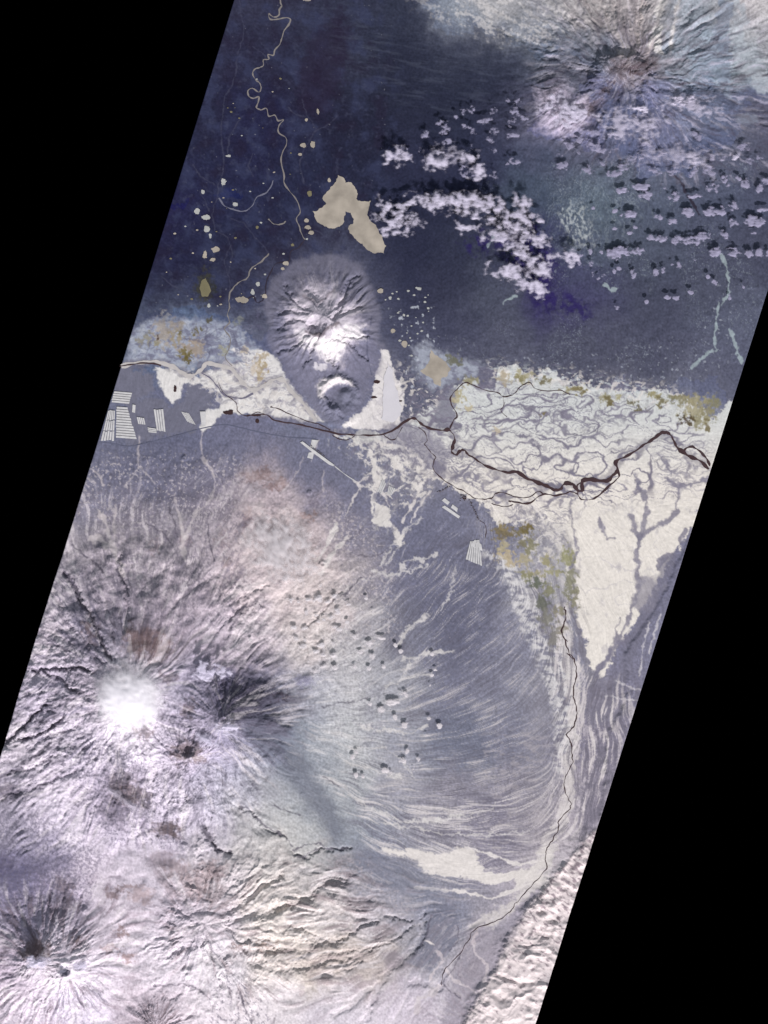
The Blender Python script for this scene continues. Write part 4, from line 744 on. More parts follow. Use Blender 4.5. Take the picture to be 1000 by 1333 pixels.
# ------------------------------------------------------------------ rivers and lakes
M_WATER = mat('river_water', alb((66, 50, 54)), .35, scale=1.2, var=.12)
M_TAN = mat('frozen_river', alb((122, 116, 116)), .6, scale=1.5, var=.12)
M_TAN2 = mat('frozen_river_pale', alb((182, 176, 178)), .6, scale=1.5, var=.08)
M_ICE = mat('lake_ice', alb((158, 149, 141)), .6, scale=.45, var=.26)
M_ICE2 = mat('snowy_lake_ice', alb((165, 165, 166)), .6, scale=.8, var=.10)
M_DARK = mat('dark_lake_water', alb((60, 44, 46)), .35, scale=1.5, var=.15)
M_OLIVE = mat('shallow_lake_ice', alb((112, 106, 84)), .6, scale=.7, var=.12)
def scatter(poly, n, rlo, rhi, seed, asp=.7):
    r = random.Random(seed); p = P(poly); out = []; x0, x1 = min(q[0] for q in p), max(q[0] for q in p); y0, y1 = min(q[1] for q in p), max(q[1] for q in p); tries = 0
    while len(out) < n and tries < 4000:
        tries += 1; x, y = r.uniform(x0, x1), r.uniform(y0, y1); ins = False
        for k in range(len(p)):
            (ax, ay), (bx, by) = p[k], p[(k+1) % len(p)]
            if (ay > y) != (by > y) and x < (y-ay)*(bx-ax)/(by-ay)+ax: ins = not ins
        rx = r.uniform(rlo, rhi)
        if ins and all(math.hypot(x-q[0], y-q[1]) > (rx+q[2])*.72 for q in out): out.append((x, y, rx, rx*r.uniform(asp*.8, asp*1.2)))
    return out
def smooth(p, n=6):
    out = []; p = [p[0]]+p+[p[-1]]
    for k in range(1, len(p)-2):
        for t in range(n):
            t /= n; a, b, c, d = p[k-1], p[k], p[k+1], p[k+2]
            out.append(tuple(.5*((2*b[i])+(-a[i]+c[i])*t+(2*a[i]-5*b[i]+4*c[i]-d[i])*t*t+(-a[i]+3*b[i]-3*c[i]+d[i])*t**3) for i in (0, 1)))
    out.append(p[-2]); return out
def n1(t, s): return float(pn(np.array([t], F), np.array([s*3.3], F), 3)[0])
def ribbon(name, p, w0, w1=None, m=M_WATER, jit=.5, lift=.12, label=None, cat='river', wv=.5, bank=None):
    p = smooth(P(p)); w1 = w1 or w0; N = len(p); s = rnd.random()*50
    p = [(x+jit*n1(k*.35, s)*1.6, y+jit*n1(k*.35, s+9)*1.6) for k, (x, y) in enumerate(p)]
    vs, fs = [], []
    for k, (x, y) in enumerate(p):
        a = p[max(k-1, 0)]; b = p[min(k+1, N-1)]; dx, dy = b[0]-a[0], b[1]-a[1]; L = math.hypot(dx, dy) or 1; nx, ny = -dy/L, dx/L
        wd = (w0+(w1-w0)*k/(N-1))/2*(1+wv*n1(k*.25, s+20)*2)
        h = max(hat(x+nx*wd, y+ny*wd), hat(x-nx*wd, y-ny*wd), hat(x, y))+lift
        vs += [B3(x+nx*wd, y+ny*wd, h), B3(x-nx*wd, y-ny*wd, h)]
        if k: fs.append((2*k-2, 2*k-1, 2*k+1, 2*k))
    me = bpy.data.meshes.new(name); me.from_pydata(vs, [], fs); me.materials.append(m); me.update()
    o = bpy.data.objects.new(name, me); sc.collection.objects.link(o); tag(o, label, cat, kind='structure'); return o
main = "322,541 345,540 360,548 380,551 400,555 420,560 440,565 460,566 480,567 500,565 515,558 530,547 540,545 550,553 562,558 575,560 585,560 592,570 590,580 588,588 594,592 599,587 604,586 610,592 620,598 630,605 645,611 660,615 672,614 685,622 700,628 712,633 722,638 730,636 735,630 745,630 752,638 758,638 758,628 762,624 775,625 790,626 797,620 804,612 802,601 815,594 830,585 840,578 850,572 860,564 868,563 874,568 880,580 888,588 900,595 912,600 923,611"
pm = P(main)
ribbon('river', pm[:8], 1.3, 2.2, label='narrow upper reach of the dark river along the foot of the lone volcano')
ribbon('river', pm[7:], 3.4, 3.6, label='wide dark main river winding right across the white floodplain')
ribbon('river', "888,589 895,583 903,582 915,591 921,599 924,607", 2.6, label='dark side loop of the main river near the right edge')
ribbon('river', "804,612 806,620 795,631 780,645 770,650 757,650 752,644 743,640 735,643 722,645 708,643 697,650 690,655 680,655 668,653 662,652", 2.0, 1.5, label='dark second arm of the river just south of the main channel')
ribbon('river', "708,643 700,640 692,646 680,648 668,646 655,641 645,643 640,648 628,650 615,647 605,640 592,634 578,625 566,614 564,604 567,595 560,588 553,578", 1.2, .9, label='thin dark channel south of the main river on the floodplain')
ribbon('river', "640,655 655,660 668,657", .9, label='short thin dark channel among white bogs below the second arm')
ribbon('river', "752,644 752,632 757,628", 1.2, label='short dark link between the two river arms')
ribbon('river', "586,558 590,548 595,540 588,527 587,516 597,505 606,498 617,502 632,508 648,511 655,516 668,514 675,506 683,500 690,498 697,506 712,509 730,508 742,514", 1.5, .8, m=M_WATER, label='thin dark tributary looping north of the main river')
ribbon('river', "655,516 656,528 652,534 660,543", .9, label='thin dark stream leaving the northern tributary')
ribbon('river', "433,566 440,571 452,573 462,567", 1.0, label='short dark bypass of the river below the lone volcano')
ribbon('river', "500,566 508,572 516,570 524,556", 1.0, label='short dark oxbow beside the main river')
ribbon('river', "352,530 362,532 380,540 402,549 415,552 430,560", 1.1, label='thin dark channel at the snowy foot of the lone volcano')
ribbon('river', "158,477 175,473 200,471 215,474 228,479 240,487 250,489 262,481 270,473 285,476 300,480 308,488 318,500 330,508 345,501 358,494 370,496 378,508 392,522 402,535 412,548", 5.2, 4.2, m=M_TAN2, label='wide pale frozen river crossing the western bogs')
ribbon('river', "156,477 168,475 180,473 200,473 210,476", 1.6, lift=.3, label='dark open water streak in the pale river by the left edge')
ribbon('river', "262,486 274,492 284,504 292,514 306,518 318,518 330,512", 1.8, m=mat('dark_channel', alb((108, 104, 124)), .6, scale=1.5, var=.1), label='dark-banked side channel south of the pale frozen river')
ribbon('river', "285,498 290,510 300,518 308,525 310,536 322,541 335,537 345,540", .9, label='thin dark creek linking two small black lakes')
ribbon('river', "735,790 737,800 733,815 732,825 738,840 742,850 748,860 751,875 748,890 746,905 750,920 751,930 748,945 738,955 743,965 744,980 746,992 740,1005 735,1020 738,1035 743,1048 740,1055 728,1068 727,1080 720,1092 712,1105 710,1115 711,1130 700,1145 685,1160 672,1175 665,1185 650,1197 635,1203 618,1210 612,1220 600,1240 585,1255 577,1268 575,1283", 1.5, .7, wv=.45, jit=1.1, label='thin dark river running down the long southern valley')
ribbon('river', "735,812 731,820 734,830 739,836", 1.2, label='dark braid of the southern valley river')
ribbon('river', "738,850 744,856 748,862", 1.0, label='small lower dark braid of the southern valley river')
tanr = "365,-40 365,0 367,7 364,12 363,20 356,22 350,18 352,25 362,25 372,23 378,25 376,32 370,40 367,50 364,58 358,65 356,72 349,71 350,77 343,78 343,85 338,88 332,90 329,96 333,104 338,108 340,115 337,120 329,115 323,118 324,125 330,128 337,126 336,134 334,140 340,143 347,141 350,151 358,150 362,157 369,156 363,164 363,173 372,179 373,188 368,198 366,210 370,228 370,238 378,250 386,260 391,275 386,285 390,295 392,303 397,312"
ribbon('river', tanr, 1.6, 1.4, m=M_TAN, jit=.15, label='tan frozen river meandering down the dark northern lowland')
ribbon('river', "397,312 389,322 378,328 376,340 360,343 352,355 346,370 346,382 342,391 335,394 330,386 322,390 316,396", 1.5, m=mat('dark_stream', alb((48, 42, 56)), .4, scale=1.5, var=.1), label='dark stream skirting the lone volcano on its upper left')
ribbon('river', "350,330 341,340 327,350 322,362 312,367 303,375 298,388 299,400 296,410 299,420 292,428 300,440 298,455 293,465 302,476", 1.5, m=M_TAN, label='tan frozen creek running down to the western bogs')
ribbon('river', "356,235 348,250 335,256 328,268 318,275 305,273 293,268 285,258", 1.4, m=mat('creek_ice', alb((104, 104, 122)), .6, scale=1.5, var=.1), label='faint grey frozen creek left of the tan river')
ribbon('river', "350,285 357,292 366,292 372,288", 1.3, m=M_TAN, label='short curved tan oxbow in the dark lowland')
ribbon('river', "553,578 556,572 552,562 545,556", .9, label='thin dark stream below the river bend')
# forest road and airstrip
ribbon('road', "128,575 150,578 165,581 185,578 230,567 262,558 290,553 310,556 340,563 375,569 412,571", 1.2, m=mat('forest_road', alb((92, 94, 116)), .9, var=.05), jit=.1, wv=.05, label='dark straight forest road running south of the western fields', cat='road')
M_FIELD = mat('snow_field', alb((192, 190, 195)), .9, scale=2, var=.12, spec=.05)
def sheet(name, p, m, label, cat, lift=.15, rag=.0, thick=0, hole=None, kind='structure', flat=True):
    p = P(p)
    if rag:
        for _ in range(3):
            q = []
            for k in range(len(p)):
                a, b = p[k], p[(k+1) % len(p)]; L = math.hypot(b[0]-a[0], b[1]-a[1]); q.append(a)
                if L > 1.2: t = rnd.uniform(-rag, rag)*L*.22; q.append(((a[0]+b[0])/2-(b[1]-a[1])/L*t, (a[1]+b[1])/2+(b[0]-a[0])/L*t))
            p = q
    h = max(hat(x, y) for x, y in p+[(sum(q[0] for q in p)/len(p), sum(q[1] for q in p)/len(p))])+lift
    vs = [B3(x, y, h) for x, y in p]
    fs = tessellate_polygon([[Vector((v[0], v[1], 0)) for v in vs]])
    fs = [f if ((Vector(vs[f[1]])-Vector(vs[f[0]])).cross(Vector(vs[f[2]])-Vector(vs[f[0]]))).z > 0 else (f[0], f[2], f[1]) for f in fs]
    me = bpy.data.meshes.new(name); me.from_pydata(vs, [], fs); me.materials.append(m); me.update()
    o = bpy.data.objects.new(name, me); sc.collection.objects.link(o); tag(o, label, cat, kind=kind); return o
def lake(p, m, label, rag=1.0, lift=.14): return sheet('lake', p, m, label, 'lake', lift=lift, rag=rag)
def oval(x, y, rx, ry, n=9, rot=0, seed=0):
    r = random.Random(seed+int(x*7+y)); c, s = math.cos(rot), math.sin(rot); out = []
    for k in range(n):
        t = 2*math.pi*k/n; q = r.uniform(.75, 1.2); a, b = rx*q*math.cos(t), ry*q*math.sin(t); out.append((x+a*c-b*s, y+a*s+b*c))
    return out
lake("440,228 447,231 450,238 458,238 463,246 466,252 464,259 470,262 483,261 480,272 478,280 485,290 492,298 498,308 503,320 500,330 488,330 478,325 472,317 463,311 455,303 454,294 460,291 461,285 457,277 450,275 448,283 446,292 438,296 428,297 418,292 410,283 407,275 412,275 420,270 425,265 420,258 428,248 435,240 438,233", M_ICE, 'largest lake, tan and frozen with ragged lobed shores, above the lone volcano', .7)
lake("560,450 566,462 578,470 587,480 582,490 575,492 574,503 566,500 558,490 547,483 555,475 560,468", M_ICE, 'tan kite-shaped frozen lake on the north side of the floodplain', .7)
lake("262,366 268,362 272,370 275,378 271,386 263,386 260,376", M_OLIVE, 'olive pear-shaped lake in the dark western lowland', .4)
for k, (x_, y_, rx_, ry_, m_, lb) in enumerate([
    (291, 237, 3, 5, M_ICE2, 'pale slanting pond, highest of the western lowland ponds'), (264, 250, 2.4, 3, M_ICE2, 'small pale pond above the wide-set western pond pair'), (257, 275, 4, 4, M_ICE2, 'pale rounded pond nearest the left edge'), (268, 283, 6, 4, M_ICE2, 'pale two-lobed pond right of the leftmost pond'), (269, 298, 4, 4, M_ICE2, 'pale pond midway down the western lowland'), (274, 307, 2, 3, M_ICE2, 'tiny pale pond under the midway pond'),
    (306, 266, 3.4, 3, M_ICE2, 'pale pond at the bend of the grey creek'), (267, 332, 3, 5, M_ICE, 'upright tan pond above the olive lake'), (281, 325, 5.5, 4, M_ICE, 'tan pond, widest of the cluster above the olive lake'), (277, 338, 4, 2.4, M_ICE, 'flat tan pond, lowest of the cluster above the olive lake'), (414, 145, 1.8, 3.8, M_ICE, 'small tan lens-shaped lake alone in the dark north'),
    (395, 189, 4, 3.5, M_ICE, 'left tan pond of a touching pair beside the meandering river'), (407, 188, 3.5, 4.5, M_ICE, 'right tan pond of a touching pair beside the meandering river'), (399, 156, 2.2, 2.2, M_ICE, 'tiny tan pond above the pond pair'), (400, 0, 5, 2, M_ICE, 'tan lake cut by the top edge'), (403, 252, 3, 4, M_OLIVE, 'oval olive pond left of the largest lake'),
    (429, 235, 2.2, 3, M_ICE, 'tiny tan pond off the upper left tip of the largest lake'), (399, 287, 3, 2.6, M_ICE, 'small tan pond left of the largest lake'), (401, 296, 4, 3, M_ICE, 'wider tan pond below the small one left of the largest lake'), (405, 303, 4, 2.4, M_ICE, 'lowest tan pond left of the largest lake'), (495, 379, 4.4, 3, M_ICE, 'tan leaf-shaped pond right of the lone volcano'), (315, 390, 9, 4, M_ICE, 'tan pond enclosed by the dark stream loop'),
    (329, 380, 3, 3.4, M_ICE2, 'small pale pond above the dark stream loop'), (345, 386, 3.5, 3, M_ICE, 'small tan pond right of the dark stream loop'), (372, 343, 4, 3, M_ICE, 'tan pond on the dark stream bend'), (368, 350, 2.6, 2, M_ICE, 'tiny tan pond below the stream bend'), (381, 319, 2.4, 2, M_OLIVE, 'tiny olive pond near the river end'), (336, 370, 2.6, 3, M_ICE2, 'pale sliver pond beside the tan creek'), (335, 296, 2, 2, M_OLIVE, 'tiny olive pond left of the curved oxbow'), (297, 203, 4, 1.6, M_ICE2, 'thin pale pond near the left edge, high in the lowland'),
    (391, 201, 3, 2, M_ICE, 'small tan pond below the touching pond pair'), (512, 431, 3, 3, M_ICE, 'tan pond right of the lone volcano, upper of two'), (527, 448, 4, 4.5, M_ICE, 'tan pond right of the lone volcano, lower of two'), (546, 376, 3, 2.4, M_ICE2, 'pale pond alone in the dark forest below the cloud bank'), (508, 388, 2, 2.6, M_ICE2, 'tiny pale pond below the leaf-shaped pond'), (272, 398, 2, 2.6, M_ICE2, 'tiny pale pond below the olive lake'), (228, 506, 2.2, 5, M_DARK, 'slim black lake in the western bog'), (298, 537, 7, 3.6, M_DARK, 'black winged lake where the creek enters the bog, left of a pair'), (335, 548, 3, 3, M_DARK, 'small black lake at the forest edge, right of a pair'), (334, 541, 5, 1.3, M_DARK, 'flat black lake above the small forest-edge lake'),
    (491, 497, 4.4, 2.6, M_DARK, 'black lake at the right foot of the lone volcano, upper of two'), (487, 517, 4.4, 1.8, M_DARK, 'black slanting lake at the right foot of the lone volcano, lower of two'), (520, 522, 4, 1.3, M_DARK, 'thin black pool on the far side of the white bog'), (605, 648, 2.6, 3, M_DARK, 'small black pool by the village at the fan edge')]):
    lake(oval(x_, y_, rx_, ry_, 9, seed=k), m_, lb, .8)
for k, (x_, y_, rx_, ry_) in enumerate(scatter("300,130 360,60 400,120 400,230 400,330 330,400 230,400 210,330 250,200", 46, .7, 1.9, 21)):
    o = lake(oval(x_, y_, rx_, ry_, 7, seed=k+90), (M_ICE2, M_ICE, M_OLIVE)[k % 3], 'tiny pond, one of many flecks in the dark northern lowland', .8); o['group'] = 'tiny ponds of the northern lowland'
for k, (x_, y_, rx_, ry_) in enumerate(scatter("500,380 560,370 560,440 530,470 505,440", 26, .8, 2.2, 22)):
    o = lake(oval(x_, y_, rx_, ry_, 7, seed=k+190), M_ICE2, 'tiny snowy pond, one of many flecks right of the lone volcano', .8); o['group'] = 'tiny ponds right of the lone volcano'
sheet('lake', "505,470 512,482 514,500 520,520 522,540 510,550 496,545 498,520 500,500 502,485", mat('pale_ice', alb((200, 196, 206)), .7, scale=.5, var=.04), 'pale lilac ice sheet in the white bog right of the lone volcano', 'lake', rag=.6, lift=.3)

# fields: ruled strips of snow between windbreaks
def field(quad, n, label, gap=.22, along=0, lift=.35, m=M_FIELD, cross=0, name='snow_field', cat='field'):
    (ax, ay), (bx, by), (cx, cy), (dx, dy) = P(quad); vs, fs = [], []
    def L(s, t): return (ax*(1-s)*(1-t)+bx*s*(1-t)+cx*s*t+dx*(1-s)*t, ay*(1-s)*(1-t)+by*s*(1-t)+cy*s*t+dy*(1-s)*t)
    h = max(hat(*L(s, t)) for s in (0, .5, 1) for t in (0, .5, 1))+lift
    for k in range(n):
        for c in range(cross+1):
            t0, t1 = (k+gap/2)/n, (k+1-gap/2)/n; s0, s1 = (c+(.04 if cross else 0))/(cross+1), (c+1-(.04 if cross else 0))/(cross+1)
            o0 = rnd.uniform(-.02, .02); o1 = rnd.uniform(-.02, .02)
            q = [(s0+o0, t0), (s1+o1, t0), (s1+o1, t1), (s0+o0, t1)] if along == 0 else [(t0, s0+o0), (t1, s0+o0), (t1, s1+o1), (t0, s1+o1)]
            b = len(vs); vs += [B3(*L(*z), h) for z in q]; f = (b, b+1, b+2, b+3)
            e1 = Vector(vs[b+1])-Vector(vs[b]); e2 = Vector(vs[b+2])-Vector(vs[b]); fs.append(f if e1.cross(e2).z > 0 else f[::-1])
    me = bpy.data.meshes.new(name); me.from_pydata(vs, [], fs); me.materials.append(m); me.update()
    o = bpy.data.objects.new(name, me); sc.collection.objects.link(o); tag(o, label, cat, kind='structure'); return o
field("149,509 172,511 168,526 145,524", 5, 'striped snow field by the left edge, upper of the stack')
field("152,529 166,530 178,572 151,570", 12, 'largest striped snow field by the left edge, finely ruled across')
field("141,534 150,534 149,574 131,574", 5, 'narrow snow field by the left edge with upright strips', along=1, cross=2)
field("173,525 177,526 176,539 172,538", 1, 'tiny upright snow strip right of the largest field')
field("200,533 213,533 216,562 204,560", 4, 'snow field of four upright strips in the spruce forest', along=1)
field("178,543 188,544 190,553 180,552", 4, 'small broken snow field left of the four-strip field', along=1)
field("192,556 204,558 204,564 194,563", 3, 'small broken snow field under the four-strip field')
field("236,536 246,538 255,553 244,549", 5, 'slanting ragged snow field between the strip fields', along=1)
field("260,533 268,533 268,557 263,558", 1, 'plain upright snow field before the bog edge')
field("573,650 577,647 598,663 597,668", 2, 'two long slanting snow strips on the forest fan', gap=.35)
field("572,658 576,656 602,674 600,677", 1, 'lower long slanting snow strip on the forest fan')
field("612,705 624,702 628,737 606,728", 7, 'fan-shaped striped snow field at the upper end of the valley', along=1)
field("612,710 618,702 627,709 629,718", 3, 'small striped snow field topping the fan-shaped field')
field("498,623 503,630 497,643 491,640", 3, 'left wing of a V-shaped striped field pair', along=1)
field("506,632 515,636 510,645 504,643", 4, 'right wing of a V-shaped striped field pair', along=1)
field("406,572 415,573 410,584 404,582", 1, 'blocky snow clearing above the airstrip', gap=.05)
field("402,589 409,588 407,598 400,596", 1, 'blocky snow clearing below the airstrip', gap=.05)
sheet('runway', "391,576 394,574.5 410,586.6 436,605.6 434,607 428,604.6 407,589", M_FIELD, 'white snow-covered airstrip cut slanting through the forest', 'airstrip', lift=.5)
ribbon('road', "436,607 450,618 464,627", .9, m=M_FIELD, jit=.05, label='thin white road running on from the airstrip', cat='road', lift=.3)
M_BUILT = mat('village', alb((96, 90, 100)), .9, var=.2)
# villages: rows of small dark houses too small to tell apart, one mass each
def village(cs, label):
    vs, fs = [], []
    for (x, y) in cs:
        h = hat(x, y); b = len(vs); s_ = rnd.uniform(.5, .95); t_ = rnd.uniform(.45, .8)
        for dz in (0, .5):
            for ax, ay in ((-s_, -t_), (s_, -t_), (s_, t_), (-s_, t_)): vs.append(B3(x+ax, y+ay, h-.1+dz))
        vs += [B3(x-s_*.9, y, h+.8), B3(x+s_*.9, y, h+.8)]
        fs += [(b, b+1, b+5, b+4), (b+1, b+2, b+6, b+5), (b+2, b+3, b+7, b+6), (b+3, b, b+4, b+7), (b+4, b+5, b+9, b+8), (b+6, b+7, b+8, b+9), (b+5, b+6, b+9), (b+7, b+4, b+8)]
    me = bpy.data.meshes.new('village'); me.from_pydata(vs, [], fs); me.materials.append(M_BUILT); me.update()
    o = bpy.data.objects.new('village', me); sc.collection.objects.link(o); tag(o, label, 'village', kind='stuff')
village([(405+k*1.6+rnd.uniform(-.5, .5), 582+k*1.25+d+rnd.uniform(-.5, .5)) for k in range(12) for d in (-2.2,)], 'thin row of dark buildings lining the airstrip')
village([(602+rnd.uniform(-3, 4), 648+rnd.uniform(-4, 4)) for k in range(16)]+[(612+t*12+rnd.uniform(-1, 1), 652+t*26+rnd.uniform(-1, 1)) for t in [q/24 for q in range(24)]]+[(570+t*16+rnd.uniform(-1, 1), 641-t*8+rnd.uniform(-1, 1)) for t in [q/14 for q in range(14)]], 'ragged dark line of buildings along the floodplain edge by the fan')
ribbon('river', "625,678 631,682 633,690 632,700", 1.0, label='short dark creek at the lower end of the village line')

# ------------------------------------------------------------------ clouds
def cloud_mat(name, col, al=None):
    return mat(name, alb(col), 1.0, alpha='cover_alpha', scale=1.6, var=.06, spec=0)
M_C1 = cloud_mat('cloud_white', (205, 198, 222)); M_C2 = cloud_mat('cloud_thin', (152, 148, 176)); M_C3 = cloud_mat('cloud_over_snow', (212, 205, 214))
NCL = [0]
def cloud(x, y, rx, ry, alt, m, dens, label, group, soft=.25, thick=.45, name='cloud', n=None, warp=1.0, rot=0, base_h=None, bumpy=.5, wisp=.9, cs=6.0, grow=1.0, cat='cloud', shape=None, rag=.42):
    rx, ry = rx*grow, ry*grow; NCL[0] += 1; seed = NCL[0]*1.7
    n = n or int(np.clip(max(rx, ry)*3.0, 16, 46)); K = 1.45
    K = 1.9; n = int(n*1.25); u = np.linspace(-K, K, n); gx, gy = np.meshgrid(u, u)
    S_ = max(rx, ry)
    px, py = gx*rx, gy*ry
    nz = fbm((x+px)/cs, (y+py)/cs*1.2, 900, 4, .5)*1.3 + fbm((x+px)/20, (y+py)/16, 930, 2)*1.0
    r = np.hypot(gx, gy) if shape is None else shape(gx, gy)
    nz = nz*ss(K, 1.0, r); d = 1-r+nz*rag*1.7*warp
    top = np.clip(d, 0, 2)**.5*(S_*thick)*(1+nz*bumpy)
    c, s = math.cos(rot), math.sin(rot)
    wx, wy = x+px*c-py*s, y+px*s+py*c
    base = (hat(x, y) if base_h is None else base_h)+alt
    den = ss(0, 1, d/soft)*dens*np.clip(.9+nz*wisp, .12, 1)
    ins = d > 0
    vid = -np.ones((n, n), int); vs, fs, dn = [], [], []
    lab = {}; seen = np.zeros((n, n), bool); bestc = []
    for j in range(n):
        for i in range(n):
            if ins[j, i] and not seen[j, i]:
                st = [(j, i)]; seen[j, i] = True; comp = []
                while st:
                    a_, b_ = st.pop(); comp.append((a_, b_))
                    for c_, d_ in ((a_+1, b_), (a_-1, b_), (a_, b_+1), (a_, b_-1)):
                        if 0 <= c_ < n and 0 <= d_ < n and ins[c_, d_] and not seen[c_, d_]: seen[c_, d_] = True; st.append((c_, d_))
                if len(comp) > len(bestc): bestc = comp
    if len(bestc) < 6: return None
    ins = np.zeros((n, n), bool)
    for a_, b_ in bestc: ins[a_, b_] = True
    keep = ins.copy(); keep[1:] |= ins[:-1]; keep[:-1] |= ins[1:]; keep[:, 1:] |= ins[:, :-1]; keep[:, :-1] |= ins[:, 1:]; keep[1:, 1:] |= ins[:-1, :-1]; keep[:-1, :-1] |= ins[1:, 1:]
    for j in range(n):
        for i in range(n):
            if keep[j, i]:
                vid[j, i] = len(vs); vs.append(B3(wx[j, i], wy[j, i], base+top[j, i])); dn.append(den[j, i])
    top_n = len(vs)
    for j in range(n-1):
        for i in range(n-1):
            q = (vid[j, i], vid[j+1, i], vid[j+1, i+1], vid[j, i+1])
            if min(q) >= 0 and (ins[j, i] or ins[j+1, i] or ins[j+1, i+1] or ins[j, i+1]): fs.append(q)
    if not fs: return None
    nb = len(vs); vs += [(v[0], v[1], (base-.15*(v[2]*10-base))/10) for v in vs]; dn += dn
    fs += [tuple(nb+k for k in f[::-1]) for f in fs]
    me = bpy.data.meshes.new(name); me.from_pydata(vs, [], fs); me.materials.append(m)
    at = me.attributes.new('cover_alpha', 'FLOAT', 'POINT'); at.data.foreach_set('value', np.array(dn, F))
    me.polygons.foreach_set('use_smooth', np.ones(len(fs), bool)); me.update()
    o = bpy.data.objects.new(name, me); sc.collection.objects.link(o); tag(o, label, cat, group); return o
ORD = ['first', 'second', 'third', 'fourth', 'fifth', 'sixth', 'seventh', 'eighth', 'ninth', 'tenth', 'eleventh', 'twelfth', 'thirteenth', 'fourteenth']
def bank(items, place, group, m, dens, off=10.0, per=8, look='white puff', **kw):
    """items: (x, y, rx, ry) of the cloud; rows from the top, counted from the left"""
    items = sorted(items, key=lambda t: t[1]); rowsn = [items[k:k+per] for k in range(0, len(items), per)]
    alt = off*math.tan(e)
    for r_, row in enumerate(rowsn):
        for k, (x, y, rx, ry) in enumerate(sorted(row)):
            big_ = 'broad' if rx > 12 else ('small' if rx > 4 else 'tiny')
            cloud(x, y, rx, ry, alt, m, dens, f"{big_} {look}, {ORD[k]} from left, {ORD[r_]} row down, {place}", group, **kw)
T7 = """600,70,30,20 440,150,20,10 520,190,40,25 610,190,45,12 680,150,15,15 715,145,20,20 765,110,20,25 825,95,20,12 875,130,22,25 940,145,18,22 975,110,20,15 820,235,30,25 570,275,28,20 410,300,22,12 490,320,22,15 690,270,35,20 745,268,35,24 970,265,30,15 805,330,22,20 900,315,30,24 945,325,30,24 910,385,15,10 380,405,18,14 440,410,30,20 510,420,30,18 590,420,40,25 650,400,25,18 690,395,15,15 755,390,22,20 725,480,35,22 805,485,35,22 885,485,20,25 940,490,18,22 990,500,12,20 60,480,10,12 20,500,12,10 55,535,18,18 10,540,10,14 120,485,6,10 185,495,32,28 235,475,36,22 310,470,30,20 190,360,14,8 270,385,18,8 300,350,14,8 265,285,35,15 80,255,8,8 190,265,12,10 525,540,20,20 495,545,12,10 610,525,15,16 280,590,18,20 440,570,12,14 405,585,12,18 130,610,12,15 80,600,14,16 105,615,8,10 210,570,12,10 185,580,10,10 580,690,14,8 510,715,16,12 465,715,14,8 710,640,12,14 675,610,6,6 785,715,8,20 200,765,14,12 355,740,8,6 860,660,6,6 350,190,30,20 210,160,40,14 330,140,35,15"""
DXS, DYS = math.tan(a), 1.0      # a shadow lies up and to the left of its cloud
def from_shadow(x, y, rx, ry, off): return (x+off*DXS*.96, y+off*.96, rx*1.05, ry*1.05)
right = [from_shadow(750+u/4, 200+v/4, max(ru/4, 2.2), max(rv/4, 2.2), 9) for u, v, ru, rv in (tuple(float(t) for t in q.split(',')) for q in T7.split())]
bank(right, 'right of the bright bank', 'scattered small clouds at the right', M_C2, .92, off=9, per=10, look='lilac puff', rag=.75, thick=.1, soft=.6, wisp=.5, bumpy=.2)
BK = "520,205,14,8 565,208,14,10 612,205,10,8 620,224,9,7 505,268,12,10 522,280,14,10 512,294,14,9 531,298,8,6 500,299,7,5 545,264,14,8 562,272,10,7 585,262,18,9 606,262,20,10 625,275,20,10 643,266,17,11 663,276,18,13 676,292,16,11 600,298,12,6 690,291,9,8 652,312,14,9 672,316,18,11 693,318,15,10 697,338,17,11 708,348,11,11 660,352,17,9 676,368,15,9 692,370,10,6 704,380,10,6 738,336,11,7 634,288,12,7"
bank([tuple(float(t) for t in q.split(',')) for q in BK.split()], 'beside the largest lake', 'bright cloud bank', M_C1, .95, off=22, per=8, look='billowing cloud', thick=.035, rag=.95, soft=1.9, grow=1.45, wisp=1.0, bumpy=.2, cs=9.0)
bank(scatter("620,135 650,120 700,140 690,200 640,235 560,215 510,215 505,190 560,165", 38, 4, 9, 1), 'below the dark ash plain', 'mottled clouds below the ash plain', M_C2, .85, bumpy=.2, off=12, per=8, look='ragged cloud', rag=1.0, thick=.1, soft=1.2)
bank(scatter("770,165 840,150 900,165 960,180 1000,190 1000,215 900,225 800,230 740,225 710,200", 34, 5, 11, 2, .5), 'at the grey volcano foot', 'clouds below the grey volcano', M_C2, .75, bumpy=.2, off=9, per=8, look='smoky cloud', rag=1.0, thick=.08, soft=1.2)
bank([(903, 207, 9, 6), (955, 205, 7, 5), (888, 132, 16, 7), (835, 145, 22, 6), (740, 150, 22, 16), (720, 135, 12, 10)], 'on the grey volcano', 'thin clouds on the grey volcano', M_C1, .6, off=6, per=6, look='pale cloud', soft=.9, thick=.15, rag=.6)
